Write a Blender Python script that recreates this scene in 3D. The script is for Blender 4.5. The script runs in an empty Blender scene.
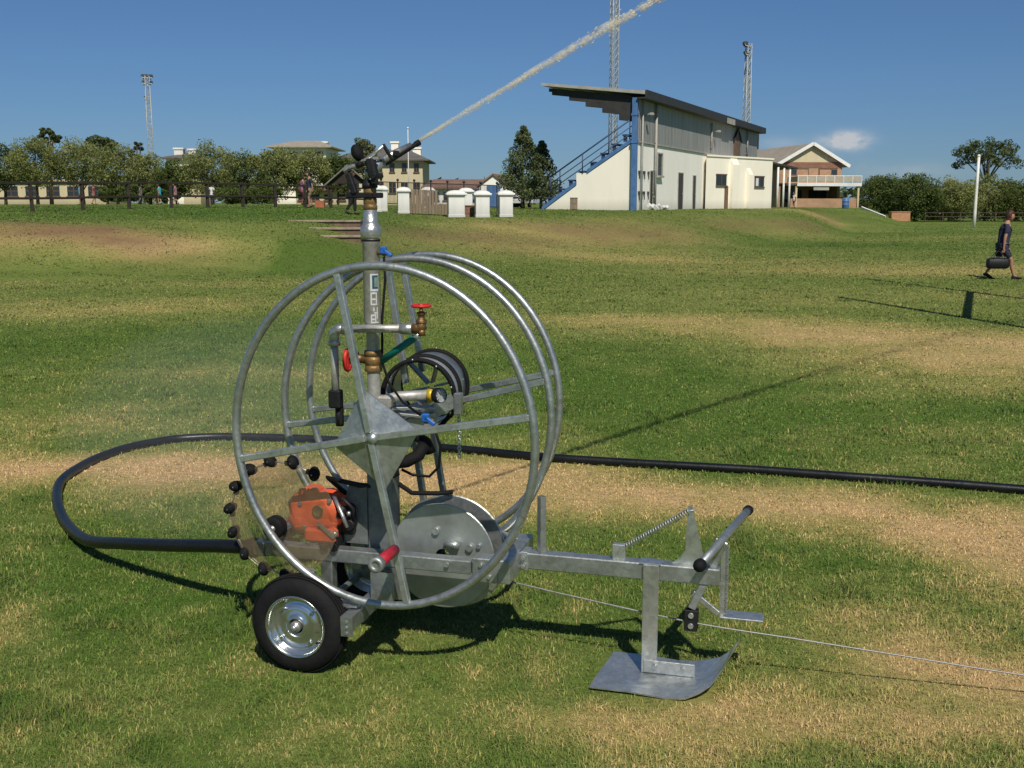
import bpy, bmesh, math, random
import numpy as np
from mathutils import Vector, Matrix, Euler

R = math.radians
PI = math.pi
random.seed(7)
rng = np.random.default_rng(11)
scene = bpy.context.scene
col = scene.collection

# ------------------------------------------------------------------ camera
F = 1100.0
HOR = 203.0
CH = 1.85
PITCH = math.atan((384 - HOR) / F)
cam = bpy.data.cameras.new("camera")
cam.sensor_width = 36.0
cam.lens = F / 1024 * 36.0
cam.clip_start = 0.05
cam.clip_end = 9000
cam_ob = bpy.data.objects.new("camera", cam)
cam_ob.location = (0, 0, CH)
cam_ob.rotation_euler = (R(90) - PITCH, 0, 0)
col.objects.link(cam_ob)
scene.camera = cam_ob
_fw = (0, math.cos(PITCH), -math.sin(PITCH))
_up = (0, math.sin(PITCH), math.cos(PITCH))


def at(px, py, Y):
    """survey helper: the point of the place seen at a photo position, at distance Y"""
    a = (px - 512) / F
    b = (384 - py) / F
    dy = _fw[1] + b * _up[1]
    dz = _fw[2] + b * _up[2]
    t = Y / dy
    return Vector((a * t, Y, CH + dz * t))


# ------------------------------------------------------------------ terrain
AZ = [-0.47, -0.2, -0.03, 0.12, 0.25, 0.31, 0.36]
PROF = [
    ([0, 26.5, 28, 30, 32, 36, 42, 60, 9000], [0, 0, .14, .80, 1.28, 1.45, 1.62, 1.7, 1.7]),
    ([0, 28, 29.5, 32, 35, 39, 45, 60, 9000], [0, 0, .1, .78, 1.2, 1.42, 1.6, 1.7, 1.7]),
    ([0, 31, 34, 40, 46, 51, 60, 68, 9000], [0, 0, .1, .62, 1.05, 1.25, 1.42, 1.5, 1.6]),
    ([0, 41, 44, 49, 53, 60, 66, 80, 9000], [0, 0, .1, .76, 1.12, 1.33, 1.43, 1.45, 1.5]),
    ([0, 54, 57, 64, 69, 76, 82, 100, 9000], [0, 0, .1, .78, 1.1, 1.36, 1.42, 1.42, 1.45]),
    ([0, 74, 77, 88, 94, 102, 110, 125, 9000], [0, 0, .1, .7, 1.0, 1.25, 1.34, 1.36, 1.4]),
    ([0, 100, 200, 300, 400, 500, 600, 800, 9000], [0, 0, 0, 0, 0, 0, 0, 0, 0]),
]


def vnoise(x, y, s, seed=0):
    x = np.asarray(x, float) / s
    y = np.asarray(y, float) / s
    xi = np.floor(x).astype(np.int64)
    yi = np.floor(y).astype(np.int64)
    fx = x - xi
    fy = y - yi
    fx = fx * fx * (3 - 2 * fx)
    fy = fy * fy * (3 - 2 * fy)

    def h(i, j):
        n = (i * 374761393 + j * 668265263 + seed * 982451653) & 0x7fffffff
        n = ((n ^ (n >> 13)) * 1274126177) & 0x7fffffff
        return ((n ^ (n >> 16)) & 0xffff) / 65535.0
    a = h(xi, yi); b = h(xi + 1, yi); c = h(xi, yi + 1); d = h(xi + 1, yi + 1)
    return (a * (1 - fx) + b * fx) * (1 - fy) + (c * (1 - fx) + d * fx) * fy


def fbm(x, y, s, o=4, seed=0):
    t = 0; w = 0; a = 1.0
    for k in range(o):
        t = t + a * vnoise(x, y, s / 2 ** k, seed + k * 17); w += a; a *= .55
    return t / w


def height(X, Y):
    X = np.asarray(X, float); Y = np.asarray(Y, float)
    az = np.where(Y > 5, X / np.maximum(Y, 5), 0)
    prof = np.stack([np.interp(Y, a, b) for a, b in PROF], 0)
    az = np.clip(az, AZ[0], AZ[-1])
    k = np.clip(np.searchsorted(AZ, az, side='right') - 1, 0, len(AZ) - 2)
    A = np.array(AZ)
    t = (az - A[k]) / (A[k + 1] - A[k])
    t = t * t * (3 - 2 * t)
    lo = np.take_along_axis(prof, k[None], 0)[0]
    hi = np.take_along_axis(prof, (k + 1)[None], 0)[0]
    z = lo * (1 - t) + hi * t
    z = z + np.where(z > .04, (fbm(X, Y, 6.0, 3, 5) - .5) * .14, 0) * np.clip((90 - Y) / 60, 0, 1)
    return z


def H(x, y):
    return float(height(np.array([x]), np.array([y]))[0])


# dry (tan) patches of the lawn: cx, cy, sx, sy, amount
DRY = [(-3.7, 7.5, 1.2, .55, .95), (-2.3, 7.35, .8, .6, .9), (-1.0, 7.2, .9, .65, .9), (.1, 7.05, .8, .62, .95), (1.0, 6.85, .7, .42, .8),
       (1.9, 6.6, .6, .4, .8), (2.5, 6.15, .6, .5, .9), (3.1, 5.7, .7, .6, .9), (2.55, 5.2, .35, .45, .5),
       (1.85, 4.15, .5, .35, .75), (1.5, 4.75, .45, .3, .35), (.85, 3.72, .35, .2, .6), (.2, 3.68, .3, .16, .5), (-2.2, 4.6, .16, .3, .5),
       (1.45, 3.6, .5, .2, .6),
       (4.4, 15.6, 2.4, 1.4, .62), (7.0, 14.2, 2.6, 1.6, .66), (2.0, 17.5, 2.2, .9, .55), (5.5, 13.0, 1.6, .8, .55), (5.0, 11.2, 1.2, .7, .4),
       (-8.2, 18.5, 2.8, 1.2, .55), (-6, 20.5, 3, 1.0, .45), (-2, 12, 2.5, .5, .22),
       (10, 30, 8, 2.8, .48), (20, 33, 7, 2.6, .45), (3, 23, 5, 2, .3), (3.5, 37, 5, 2.5, .5), (9, 22, 4, 1.5, .3), (-8, 25.5, 6, 1.0, .4), (-14, 23, 4, 2, .45),
       (24, 60, 10, 4, .35), (-3, 9.2, 2.5, .6, .25), (3.5, 8.6, 1.2, .35, .25), (4.2, 47, 3.5, 4.5, .65), (-.5, 45, 3.5, 4, .6), (21, 78, 3, 5, .75)]
GREEN = [(.9, 10.6, 1.6, 1.2, .35), (1.1, 12.5, 1.3, 2, .3), (.7, 4.6, 1, .5, .15), (-1.6, 4.6, .7, .7, .3), (-1.3, 5.8, 1, .35, .3), (1.1, 5.7, .7, .45, .4), (3, 9.6, 1.6, 1, .3),
         (-5.5, 31, 3.5, 2, .5), (-15, 45, 12, 9, .5), (13, 50, 5, 5, .4), (20, 66, 5, 6, .45), (-2, 54, 6, 6, .3), (-3, 17, 3, 3, .15), (-7, 14, 3, 2, .2)]


def bareness(GX, GY):
    GX = np.asarray(GX, float); GY = np.asarray(GY, float)
    s = 1.25 * np.exp(-(((GX + 12.4 + (fbm(GX, GY, 1.5, 3, 8) - .5) * 3) / 1.9) ** 2 + ((GY - 31.6 + (fbm(GX, GY, 1.2, 3, 4) - .5) * 2) / 1.1) ** 2)) * (.35 + .9 * fbm(GX, GY, .9, 3, 2))
    s += .5 * np.exp(-(((GX + 15) / 4) ** 2 + ((GY - 31.4) / 1.2) ** 2)) * fbm(GX, GY, .9, 3, 12)
    s += .55 * np.exp(-(((GX - 3.5) / 3.) ** 2 + ((GY - 47) / 3.) ** 2)) * fbm(GX, GY, 1.2, 3, 14)
    s += .6 * np.exp(-(((GX - 23.5) / 3.) ** 2 + ((GY - 88) / 5.) ** 2)) * fbm(GX, GY, 1.2, 3, 15)
    z = height(GX, GY)
    f = np.exp(-((z - .62) / .40) ** 2) * (z > .05) * (GY < 90) * np.clip(fbm(GX, GY, 4.0, 4, 91) * 2.4 - .55, 0, 1)
    for cx, cy, sx, sy in ((-5.5, 31.5, 3.2, 2.2), (11, 50, 4.5, 5)):
        f = f * (1 - .85 * np.exp(-(((GX - cx) / sx) ** 2 + ((GY - cy) / sy) ** 2)))
    return np.clip(s + .55 * f * (GX < 24), 0, .9)


def dryness(x, y):
    x = np.asarray(x, float); y = np.asarray(y, float)
    wx = x + (fbm(x, y, 1.0 + 0 * 1, 3, 21) - .5) * np.clip(y * .09, .3, 4)
    wy = y + (fbm(x, y, 1.3, 3, 37) - .5) * np.clip(y * .08, .3, 4)
    d = np.full(x.shape, .20)
    for cx, cy, sx, sy, a in DRY:
        if cy > 16: a *= .72; sy *= 1.25
        g = a * np.exp(-(((wx - cx) / sx) ** 2 + ((wy - cy) / sy) ** 2) * .8)
        d = d + g * (1 - np.clip(d, 0, 1) * .8)
    for cx, cy, sx, sy, a in GREEN:
        d = d - a * .5 * np.exp(-(((wx - cx) / sx) ** 2 + ((wy - cy) / sy) ** 2) * .8)
    d = d + (fbm(x, y, .5, 4, 3) - .5) * .55 * np.clip((30 - y) / 20, .25, 1) + (fbm(x, y * 1.3, 5, 4, 9) - .5) * .42
    z = height(x, y)
    b = np.exp(-((z - .72) / .40) ** 2) * (y < 80) * np.clip(fbm(x, y, 5.0, 4, 71) * 2.6 - .75, 0, 1) * (x < 16)
    for cx, cy, sx, sy in ((-5.5, 31.5, 3.2, 2.2), (11, 50, 4.5, 5)):
        b = b * (1 - .85 * np.exp(-(((x - cx) / sx) ** 2 + ((y - cy) / sy) ** 2)))
    d = np.maximum(d, d * (1 - b) + b * .50)
    return np.clip(d, 0, 1)


# ------------------------------------------------------------------ materials
def new_mat(name):
    m = bpy.data.materials.new(name)
    m.use_nodes = True
    nt = m.node_tree
    b = nt.nodes.get("Principled BSDF")
    return m, nt, b


def lk(nt, a, b):
    nt.links.new(a, b)


def mat(name, c, rough=.6, metal=0., var=.15, scale=8., bump=0., bscale=None, spec=.4, rvar=.12, stretch=None):
    """procedural surface: colour and roughness broken up by noise"""
    m, nt, b = new_mat(name)
    tc = nt.nodes.new("ShaderNodeTexCoord")
    mp = nt.nodes.new("ShaderNodeMapping")
    if stretch:
        mp.inputs['Scale'].default_value = stretch
    lk(nt, tc.outputs['Object'], mp.inputs['Vector'])
    n = nt.nodes.new("ShaderNodeTexNoise")
    n.inputs['Scale'].default_value = scale
    n.inputs['Detail'].default_value = 6
    n.inputs['Roughness'].default_value = .65
    lk(nt, mp.outputs[0], n.inputs['Vector'])
    r = nt.nodes.new("ShaderNodeValToRGB")
    r.color_ramp.elements[0].position = .3
    r.color_ramp.elements[1].position = .7
    r.color_ramp.elements[0].color = (*[max(0, v * (1 - var)) for v in c], 1)
    r.color_ramp.elements[1].color = (*[min(1, v * (1 + var)) for v in c], 1)
    lk(nt, n.outputs['Fac'], r.inputs[0])
    lk(nt, r.outputs[0], b.inputs['Base Color'])
    mr = nt.nodes.new("ShaderNodeMapRange")
    mr.inputs['To Min'].default_value = max(.03, rough - rvar)
    mr.inputs['To Max'].default_value = min(1, rough + rvar)
    lk(nt, n.outputs['Fac'], mr.inputs['Value'])
    lk(nt, mr.outputs[0], b.inputs['Roughness'])
    b.inputs['Metallic'].default_value = metal
    b.inputs['Specular IOR Level'].default_value = spec
    if bump:
        n2 = nt.nodes.new("ShaderNodeTexNoise")
        n2.inputs['Scale'].default_value = bscale or scale * 4
        n2.inputs['Detail'].default_value = 4
        lk(nt, mp.outputs[0], n2.inputs['Vector'])
        bp = nt.nodes.new("ShaderNodeBump")
        bp.inputs['Strength'].default_value = bump
        bp.inputs['Distance'].default_value = .02
        lk(nt, n2.outputs['Fac'], bp.inputs['Height'])
        lk(nt, bp.outputs[0], b.inputs['Normal'])
    return m


def galvanised(name, c, rough, metal=.85):
    m, nt, b = new_mat(name)
    tc = nt.nodes.new("ShaderNodeTexCoord")
    v = nt.nodes.new("ShaderNodeTexVoronoi")
    v.inputs['Scale'].default_value = 55
    lk(nt, tc.outputs['Object'], v.inputs['Vector'])
    n = nt.nodes.new("ShaderNodeTexNoise")
    n.inputs['Scale'].default_value = 7
    n.inputs['Detail'].default_value = 8
    n.inputs['Roughness'].default_value = .7
    lk(nt, tc.outputs['Object'], n.inputs['Vector'])
    mx = nt.nodes.new("ShaderNodeMix")
    mx.inputs['Factor'].default_value = .3
    lk(nt, n.outputs['Fac'], mx.inputs['A'])
    lk(nt, v.outputs['Color'], mx.inputs['B'])
    r = nt.nodes.new("ShaderNodeValToRGB")
    r.color_ramp.elements[0].position = .28
    r.color_ramp.elements[1].position = .72
    r.color_ramp.elements[0].color = (*[x * .74 for x in c], 1)
    r.color_ramp.elements[1].color = (*[min(1, x * 1.22) for x in c], 1)
    lk(nt, mx.outputs['Result'], r.inputs[0])
    lk(nt, r.outputs[0], b.inputs['Base Color'])
    mr = nt.nodes.new("ShaderNodeMapRange")
    mr.inputs['To Min'].default_value = rough - .13
    mr.inputs['To Max'].default_value = rough + .17
    lk(nt, n.outputs['Fac'], mr.inputs['Value'])
    lk(nt, mr.outputs[0], b.inputs['Roughness'])
    b.inputs['Metallic'].default_value = metal
    bp = nt.nodes.new("ShaderNodeBump")
    bp.inputs['Strength'].default_value = .22
    bp.inputs['Distance'].default_value = .004
    n3 = nt.nodes.new("ShaderNodeTexNoise")
    n3.inputs['Scale'].default_value = 60
    lk(nt, tc.outputs['Object'], n3.inputs['Vector'])
    lk(nt, n3.outputs['Fac'], bp.inputs['Height'])
    lk(nt, bp.outputs[0], b.inputs['Normal'])
    return m


def brick_mat(name, c1, c2, mortar, scale=1.0):
    m, nt, b = new_mat(name)
    tc = nt.nodes.new("ShaderNodeTexCoord")
    sep = nt.nodes.new("ShaderNodeSeparateXYZ")
    lk(nt, tc.outputs['Object'], sep.inputs[0])
    add = nt.nodes.new("ShaderNodeMath"); add.operation = 'ADD'
    lk(nt, sep.outputs['X'], add.inputs[0]); lk(nt, sep.outputs['Y'], add.inputs[1])
    cmb = nt.nodes.new("ShaderNodeCombineXYZ")
    lk(nt, add.outputs[0], cmb.inputs['X']); lk(nt, sep.outputs['Z'], cmb.inputs['Y'])
    br = nt.nodes.new("ShaderNodeTexBrick")
    br.inputs['Scale'].default_value = scale
    br.inputs['Color1'].default_value = (*c1, 1)
    br.inputs['Color2'].default_value = (*c2, 1)
    br.inputs['Mortar'].default_value = (*mortar, 1)
    br.inputs['Brick Width'].default_value = .46
    br.inputs['Row Height'].default_value = .17
    br.inputs['Mortar Size'].default_value = .02
    lk(nt, cmb.outputs[0], br.inputs['Vector'])
    n = nt.nodes.new("ShaderNodeTexNoise"); n.inputs['Scale'].default_value = .9; n.inputs['Detail'].default_value = 5
    lk(nt, tc.outputs['Object'], n.inputs['Vector'])
    mx = nt.nodes.new("ShaderNodeMix"); mx.data_type = 'RGBA'; mx.blend_type = 'MULTIPLY'
    mx.inputs['Factor'].default_value = .6
    r = nt.nodes.new("ShaderNodeValToRGB")
    r.color_ramp.elements[0].position = .3; r.color_ramp.elements[1].position = .7
    r.color_ramp.elements[0].color = (.55, .55, .55, 1)
    lk(nt, n.outputs['Fac'], r.inputs[0])
    lk(nt, br.outputs['Color'], mx.inputs['A']); lk(nt, r.outputs[0], mx.inputs['B'])
    lk(nt, mx.outputs['Result'], b.inputs['Base Color'])
    b.inputs['Roughness'].default_value = .85
    return m


def corrugated(name, c, pitch=.3, axis='X'):
    m, nt, b = new_mat(name)
    tc = nt.nodes.new("ShaderNodeTexCoord")
    w = nt.nodes.new("ShaderNodeTexWave")
    w.bands_direction = axis
    w.inputs['Scale'].default_value = 1 / pitch / 3.2
    lk(nt, tc.outputs['Object'], w.inputs['Vector'])
    n = nt.nodes.new("ShaderNodeTexNoise"); n.inputs['Scale'].default_value = .8; n.inputs['Detail'].default_value = 8
    mp = nt.nodes.new("ShaderNodeMapping"); mp.inputs['Scale'].default_value = (3, 3, .25)
    lk(nt, tc.outputs['Object'], mp.inputs[0]); lk(nt, mp.outputs[0], n.inputs['Vector'])
    r = nt.nodes.new("ShaderNodeValToRGB")
    r.color_ramp.elements[0].position = .3; r.color_ramp.elements[1].position = .72
    r.color_ramp.elements[0].color = (*[v * .75 for v in c], 1)
    r.color_ramp.elements[1].color = (*[v * 1.2 for v in c], 1)
    lk(nt, n.outputs['Fac'], r.inputs[0])
    lk(nt, r.outputs[0], b.inputs['Base Color'])
    bp = nt.nodes.new("ShaderNodeBump"); bp.inputs['Strength'].default_value = .6; bp.inputs['Distance'].default_value = .05
    lk(nt, w.outputs['Fac'], bp.inputs['Height']); lk(nt, bp.outputs[0], b.inputs['Normal'])
    b.inputs['Roughness'].default_value = .55
    b.inputs['Metallic'].default_value = .15
    return m


def plaster(name, c, dirt=.35, zdirt=True):
    """painted render with streaks and a dirty foot"""
    m, nt, b = new_mat(name)
    tc = nt.nodes.new("ShaderNodeTexCoord")
    mp = nt.nodes.new("ShaderNodeMapping"); mp.inputs['Scale'].default_value = (.55, .55, .16)
    lk(nt, tc.outputs['Object'], mp.inputs[0])
    n = nt.nodes.new("ShaderNodeTexNoise"); n.inputs['Scale'].default_value = 1.2; n.inputs['Detail'].default_value = 9; n.inputs['Roughness'].default_value = .7
    lk(nt, mp.outputs[0], n.inputs['Vector'])
    r = nt.nodes.new("ShaderNodeValToRGB")
    r.color_ramp.elements[0].position = .32; r.color_ramp.elements[1].position = .6
    r.color_ramp.elements[0].color = (c[0] * (1 - dirt), c[1] * (1 - dirt), c[2] * (1 - dirt * 1.15), 1)
    r.color_ramp.elements[1].color = (*c, 1)
    lk(nt, n.outputs['Fac'], r.inputs[0])
    if zdirt:
        sp = nt.nodes.new("ShaderNodeSeparateXYZ"); lk(nt, tc.outputs['Object'], sp.inputs[0])
        mr = nt.nodes.new("ShaderNodeMapRange"); mr.inputs['From Min'].default_value = -.1; mr.inputs['From Max'].default_value = .7
        mr.inputs['To Min'].default_value = .62; mr.inputs['To Max'].default_value = 1
        lk(nt, sp.outputs['Z'], mr.inputs['Value'])
        mx = nt.nodes.new("ShaderNodeMix"); mx.data_type = 'RGBA'; mx.blend_type = 'MULTIPLY'; mx.inputs['Factor'].default_value = 1
        lk(nt, r.outputs[0], mx.inputs['A']); lk(nt, mr.outputs[0], mx.inputs['B'])
        lk(nt, mx.outputs['Result'], b.inputs['Base Color'])
    else:
        lk(nt, r.outputs[0], b.inputs['Base Color'])
    b.inputs['Roughness'].default_value = .85
    return m


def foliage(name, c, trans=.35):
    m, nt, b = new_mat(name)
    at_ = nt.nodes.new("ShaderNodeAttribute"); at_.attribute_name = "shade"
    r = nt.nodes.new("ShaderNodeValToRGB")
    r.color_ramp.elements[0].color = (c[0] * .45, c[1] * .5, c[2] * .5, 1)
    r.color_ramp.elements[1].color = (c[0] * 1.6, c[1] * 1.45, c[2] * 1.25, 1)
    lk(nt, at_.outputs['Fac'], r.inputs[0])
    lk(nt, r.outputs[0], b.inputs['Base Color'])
    b.inputs['Roughness'].default_value = .7
    b.inputs['Specular IOR Level'].default_value = .2
    tr = nt.nodes.new("ShaderNodeBsdfTranslucent")
    lk(nt, r.outputs[0], tr.inputs['Color'])
    ms = nt.nodes.new("ShaderNodeMixShader"); ms.inputs[0].default_value = trans
    lk(nt, b.outputs[0], ms.inputs[1]); lk(nt, tr.outputs[0], ms.inputs[2])
    lk(nt, ms.outputs[0], nt.nodes['Material Output'].inputs['Surface'])
    return m


GRASS_A = (.086, .155, .024)
GRASS_B = (.195, .235, .058)
GRASS_C = (.60, .415, .20)


def turf_ramp(nt, fac):
    r = nt.nodes.new("ShaderNodeValToRGB")
    e = r.color_ramp.elements
    e[0].position = 0; e[0].color = (*GRASS_A, 1)
    e[1].position = 1; e[1].color = (*GRASS_C, 1)
    k = e.new(.36); k.color = (*GRASS_B, 1)
    k = e.new(.62); k.color = (.36, .315, .105, 1)
    lk(nt, fac, r.inputs[0])
    return r


def turf_mat():
    m, nt, b = new_mat("turf")
    a = nt.nodes.new("ShaderNodeAttribute"); a.attribute_name = "dry"
    bare = nt.nodes.new("ShaderNodeAttribute"); bare.attribute_name = "bare"
    tc = nt.nodes.new("ShaderNodeTexCoord")
    tot = a.outputs['Fac']
    for sc, amt in ((.9, .30), (4.5, .30), (22., .34)):
        n = nt.nodes.new("ShaderNodeTexNoise"); n.inputs['Scale'].default_value = sc; n.inputs['Detail'].default_value = 5; n.inputs['Roughness'].default_value = .7
        lk(nt, tc.outputs['Object'], n.inputs['Vector'])
        s = nt.nodes.new("ShaderNodeMath"); s.operation = 'MULTIPLY_ADD'
        s.inputs[1].default_value = amt; s.inputs[2].default_value = -amt * .5
        lk(nt, n.outputs['Fac'], s.inputs[0])
        ad = nt.nodes.new("ShaderNodeMath"); ad.operation = 'ADD'
        lk(nt, tot, ad.inputs[0]); lk(nt, s.outputs[0], ad.inputs[1])
        tot = ad.outputs[0]
    ramp = turf_ramp(nt, tot)
    # light / dark tussocks
    n = nt.nodes.new("ShaderNodeTexNoise"); n.inputs['Scale'].default_value = 14; n.inputs['Detail'].default_value = 8; n.inputs['Roughness'].default_value = .8
    lk(nt, tc.outputs['Object'], n.inputs['Vector'])
    mr = nt.nodes.new("ShaderNodeMapRange"); mr.inputs['From Min'].default_value = .3; mr.inputs['From Max'].default_value = .7
    mr.inputs['To Min'].default_value = .55; mr.inputs['To Max'].default_value = 1.2
    lk(nt, n.outputs['Fac'], mr.inputs['Value'])
    mx = nt.nodes.new("ShaderNodeMix"); mx.data_type = 'RGBA'; mx.blend_type = 'MULTIPLY'; mx.inputs['Factor'].default_value = 1
    lk(nt, ramp.outputs[0], mx.inputs['A']); lk(nt, mr.outputs[0], mx.inputs['B'])
    mb = nt.nodes.new("ShaderNodeMix"); mb.data_type = 'RGBA'
    mb.inputs['B'].default_value = (.21, .13, .07, 1)
    lk(nt, bare.outputs['Fac'], mb.inputs['Factor']); lk(nt, mx.outputs['Result'], mb.inputs['A'])
    lk(nt, mb.outputs['Result'], b.inputs['Base Color'])
    b.inputs['Roughness'].default_value = .9
    b.inputs['Specular IOR Level'].default_value = .1
    bp = nt.nodes.new("ShaderNodeBump"); bp.inputs['Strength'].default_value = .7; bp.inputs['Distance'].default_value = .05
    n2 = nt.nodes.new("ShaderNodeTexNoise"); n2.inputs['Scale'].default_value = 9; n2.inputs['Detail'].default_value = 8; n2.inputs['Roughness'].default_value = .75
    lk(nt, tc.outputs['Object'], n2.inputs['Vector'])
    lk(nt, n2.outputs['Fac'], bp.inputs['Height']); lk(nt, bp.outputs[0], b.inputs['Normal'])
    return m


def blade_mat():
    m, nt, b = new_mat("grass_blade")
    a = nt.nodes.new("ShaderNodeAttribute"); a.attribute_name = "dry"
    s = nt.nodes.new("ShaderNodeAttribute"); s.attribute_name = "shade"
    ramp = turf_ramp(nt, a.outputs['Fac'])
    mx = nt.nodes.new("ShaderNodeMix"); mx.data_type = 'RGBA'; mx.blend_type = 'MULTIPLY'; mx.inputs['Factor'].default_value = 1
    lk(nt, ramp.outputs[0], mx.inputs['A']); lk(nt, s.outputs['Fac'], mx.inputs['B'])
    bare = nt.nodes.new("ShaderNodeAttribute"); bare.attribute_name = "bare"
    mb = nt.nodes.new("ShaderNodeMix"); mb.data_type = 'RGBA'
    mb.inputs['B'].default_value = (.20, .125, .07, 1)
    lk(nt, bare.outputs['Fac'], mb.inputs['Factor']); lk(nt, mx.outputs['Result'], mb.inputs['A'])
    mx = mb
    lk(nt, mx.outputs['Result'], b.inputs['Base Color'])
    b.inputs['Roughness'].default_value = .55
    b.inputs['Specular IOR Level'].default_value = .25
    # a sward lights as one soft surface: lean the blade normals towards the vertical
    ge = nt.nodes.new("ShaderNodeNewGeometry")
    mn = nt.nodes.new("ShaderNodeMix"); mn.data_type = 'VECTOR'; mn.inputs['Factor'].default_value = .62
    lk(nt, ge.outputs['Normal'], mn.inputs[4]); mn.inputs[5].default_value = (0, 0, 1)
    nn = nt.nodes.new("ShaderNodeVectorMath"); nn.operation = 'NORMALIZE'; lk(nt, mn.outputs[1], nn.inputs[0])
    lk(nt, nn.outputs[0], b.inputs['Normal'])
    tr = nt.nodes.new("ShaderNodeBsdfTranslucent"); lk(nt, mx.outputs['Result'], tr.inputs['Color'])
    ms = nt.nodes.new("ShaderNodeMixShader"); ms.inputs[0].default_value = .16
    lk(nt, b.outputs[0], ms.inputs[1]); lk(nt, tr.outputs[0], ms.inputs[2])
    lk(nt, ms.outputs[0], nt.nodes['Material Output'].inputs['Surface'])
    return m


def water_mat(name, c, lo, hi, scale):
    m, nt, b = new_mat(name)
    b.inputs['Base Color'].default_value = (*c, 1)
    b.inputs['Roughness'].default_value = .5
    tr = nt.nodes.new("ShaderNodeBsdfTransparent")
    tl = nt.nodes.new("ShaderNodeBsdfTranslucent"); tl.inputs['Color'].default_value = (*c, 1)
    m1 = nt.nodes.new("ShaderNodeMixShader"); m1.inputs[0].default_value = .45
    lk(nt, b.outputs[0], m1.inputs[1]); lk(nt, tl.outputs[0], m1.inputs[2])
    n = nt.nodes.new("ShaderNodeTexNoise"); n.inputs['Scale'].default_value = scale; n.inputs['Detail'].default_value = 6
    tc = nt.nodes.new("ShaderNodeTexCoord"); lk(nt, tc.outputs['Object'], n.inputs['Vector'])
    mr = nt.nodes.new("ShaderNodeMapRange"); mr.inputs['From Min'].default_value = .35; mr.inputs['From Max'].default_value = .65
    mr.inputs['To Min'].default_value = lo; mr.inputs['To Max'].default_value = hi
    lk(nt, n.outputs['Fac'], mr.inputs['Value'])
    m2 = nt.nodes.new("ShaderNodeMixShader")
    lk(nt, mr.outputs[0], m2.inputs[0]); lk(nt, tr.outputs[0], m2.inputs[1]); lk(nt, m1.outputs[0], m2.inputs[2])
    lk(nt, m2.outputs[0], nt.nodes['Material Output'].inputs['Surface'])
    return m


M = {}
M['galv'] = galvanised("galvanised_steel", (.44, .465, .45), .40)
M['galv_light'] = galvanised("galvanised_bright", (.56, .585, .57), .36)
M['galv_dull'] = galvanised("galvanised_dull", (.34, .365, .35), .48, .7)
M['pipe'] = galvanised("galvanised_pipe", (.45, .44, .40), .5, .55)
M['alu'] = mat("cast_aluminium", (.50, .50, .47), .35, .8, .2, 20, .15)
M['column'] = galvanised("column_steel", (.20, .22, .215), .5, .6)
M['box_brick'] = mat("orange_brick", (.42, .22, .12), .85, 0, .25, 5)
M['chrome'] = mat("zinc_rim", (.66, .68, .67), .2, .95, .12, 9, .04, 30, rvar=.08)
M['rubber'] = mat("black_rubber", (.008, .008, .009), .75, 0, .4, 12, .2, 40, spec=.2)
M['tyre'] = mat("tyre_rubber", (.010, .010, .0105), .75, 0, .45, 9, .15, 50, spec=.22)
M['hose'] = mat("black_polythene", (.007, .008, .009), .36, 0, .4, 5, .08, 30, spec=.35)
M['blackpaint'] = mat("black_paint", (.009, .009, .010), .55, 0, .4, 14, .1)
M['brass'] = mat("brass", (.25, .155, .06), .5, .5, .3, 25, .15)
M['bronze'] = mat("bronze", (.20, .12, .05), .5, .7, .35, 25, .2)
M['redplastic'] = mat("red_handwheel", (.50, .025, .02), .45, 0, .25, 20, .05)
M['redgrip'] = mat("red_grip", (.42, .015, .03), .5, 0, .25, 25, .15)
M['orange'] = mat("orange_engine_paint", (.86, .11, .035), .42, 0, .3, 14, .15, 40)
M['teal'] = mat("teal_pipe", (.0, .14, .11), .45, 0, .25, 20)
M['blue'] = mat("blue_valve", (.02, .12, .42), .4, 0, .25, 25)
M['yellow'] = mat("yellow_fitting", (.55, .36, .02), .4, .2, .25, 25)
M['dial'] = mat("gauge_dial", (.36, .38, .38), .3, 0, .2, 40)
M['white_label'] = mat("white_label", (.55, .57, .56), .4, 0, .08, 60)
M['label_blue'] = mat("label_blue", (.03, .08, .14), .4, 0, .2, 60)
M['label_green'] = mat("label_green", (.16, .26, .20), .4, 0, .2, 60)
M['cable'] = mat("steel_cable", (.26, .26, .24), .5, .5, .3, 80)
M['spool'] = mat("spool_sheet", (.42, .45, .44), .4, .75, .25, 6, .05)
M['white_wall'] = plaster("white_render", (.93, .91, .83), .08)
M['cream_wall'] = plaster("cream_render", (.93, .88, .75), .08)
M['pillar'] = plaster("pillar_render", (.78, .78, .74), .25)
M['yellow_wall'] = plaster("yellow_render", (.60, .52, .34), .15)
M['cladding'] = corrugated("grey_cladding", (.31, .31, .295), .33)
M['roof_grey'] = corrugated("grey_roof_sheet", (.22, .21, .18), .4, 'X')
M['roof_dark'] = mat("dark_fascia", (.035, .035, .036), .6, 0, .3, 2)
M['roof_light'] = mat("light_fascia", (.36, .35, .31), .6, 0, .2, 2)
M['soffit'] = mat("soffit", (.035, .035, .034), .8, 0, .3, 2)
M['bluepaint'] = mat("blue_paint", (.075, .17, .36), .5, 0, .2, 3)
M['bluerail'] = mat("dark_blue_rail", (.035, .06, .13), .5, 0, .2, 5)
M['brick'] = brick_mat("face_brick", (.42, .225, .115), (.48, .27, .14), (.38, .31, .23))
M['brick_red'] = brick_mat("red_brick", (.22, .09, .05), (.28, .12, .07), (.22, .18, .15))
M['brickstep'] = mat("step_brick", (.15, .10, .07), .9, 0, .4, 5, .3)
M['stepedge'] = mat("step_edge", (.30, .24, .17), .9, 0, .3, 5, .3)
M['door'] = mat("dark_door", (.045, .045, .042), .6, 0, .3, 2)
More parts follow.
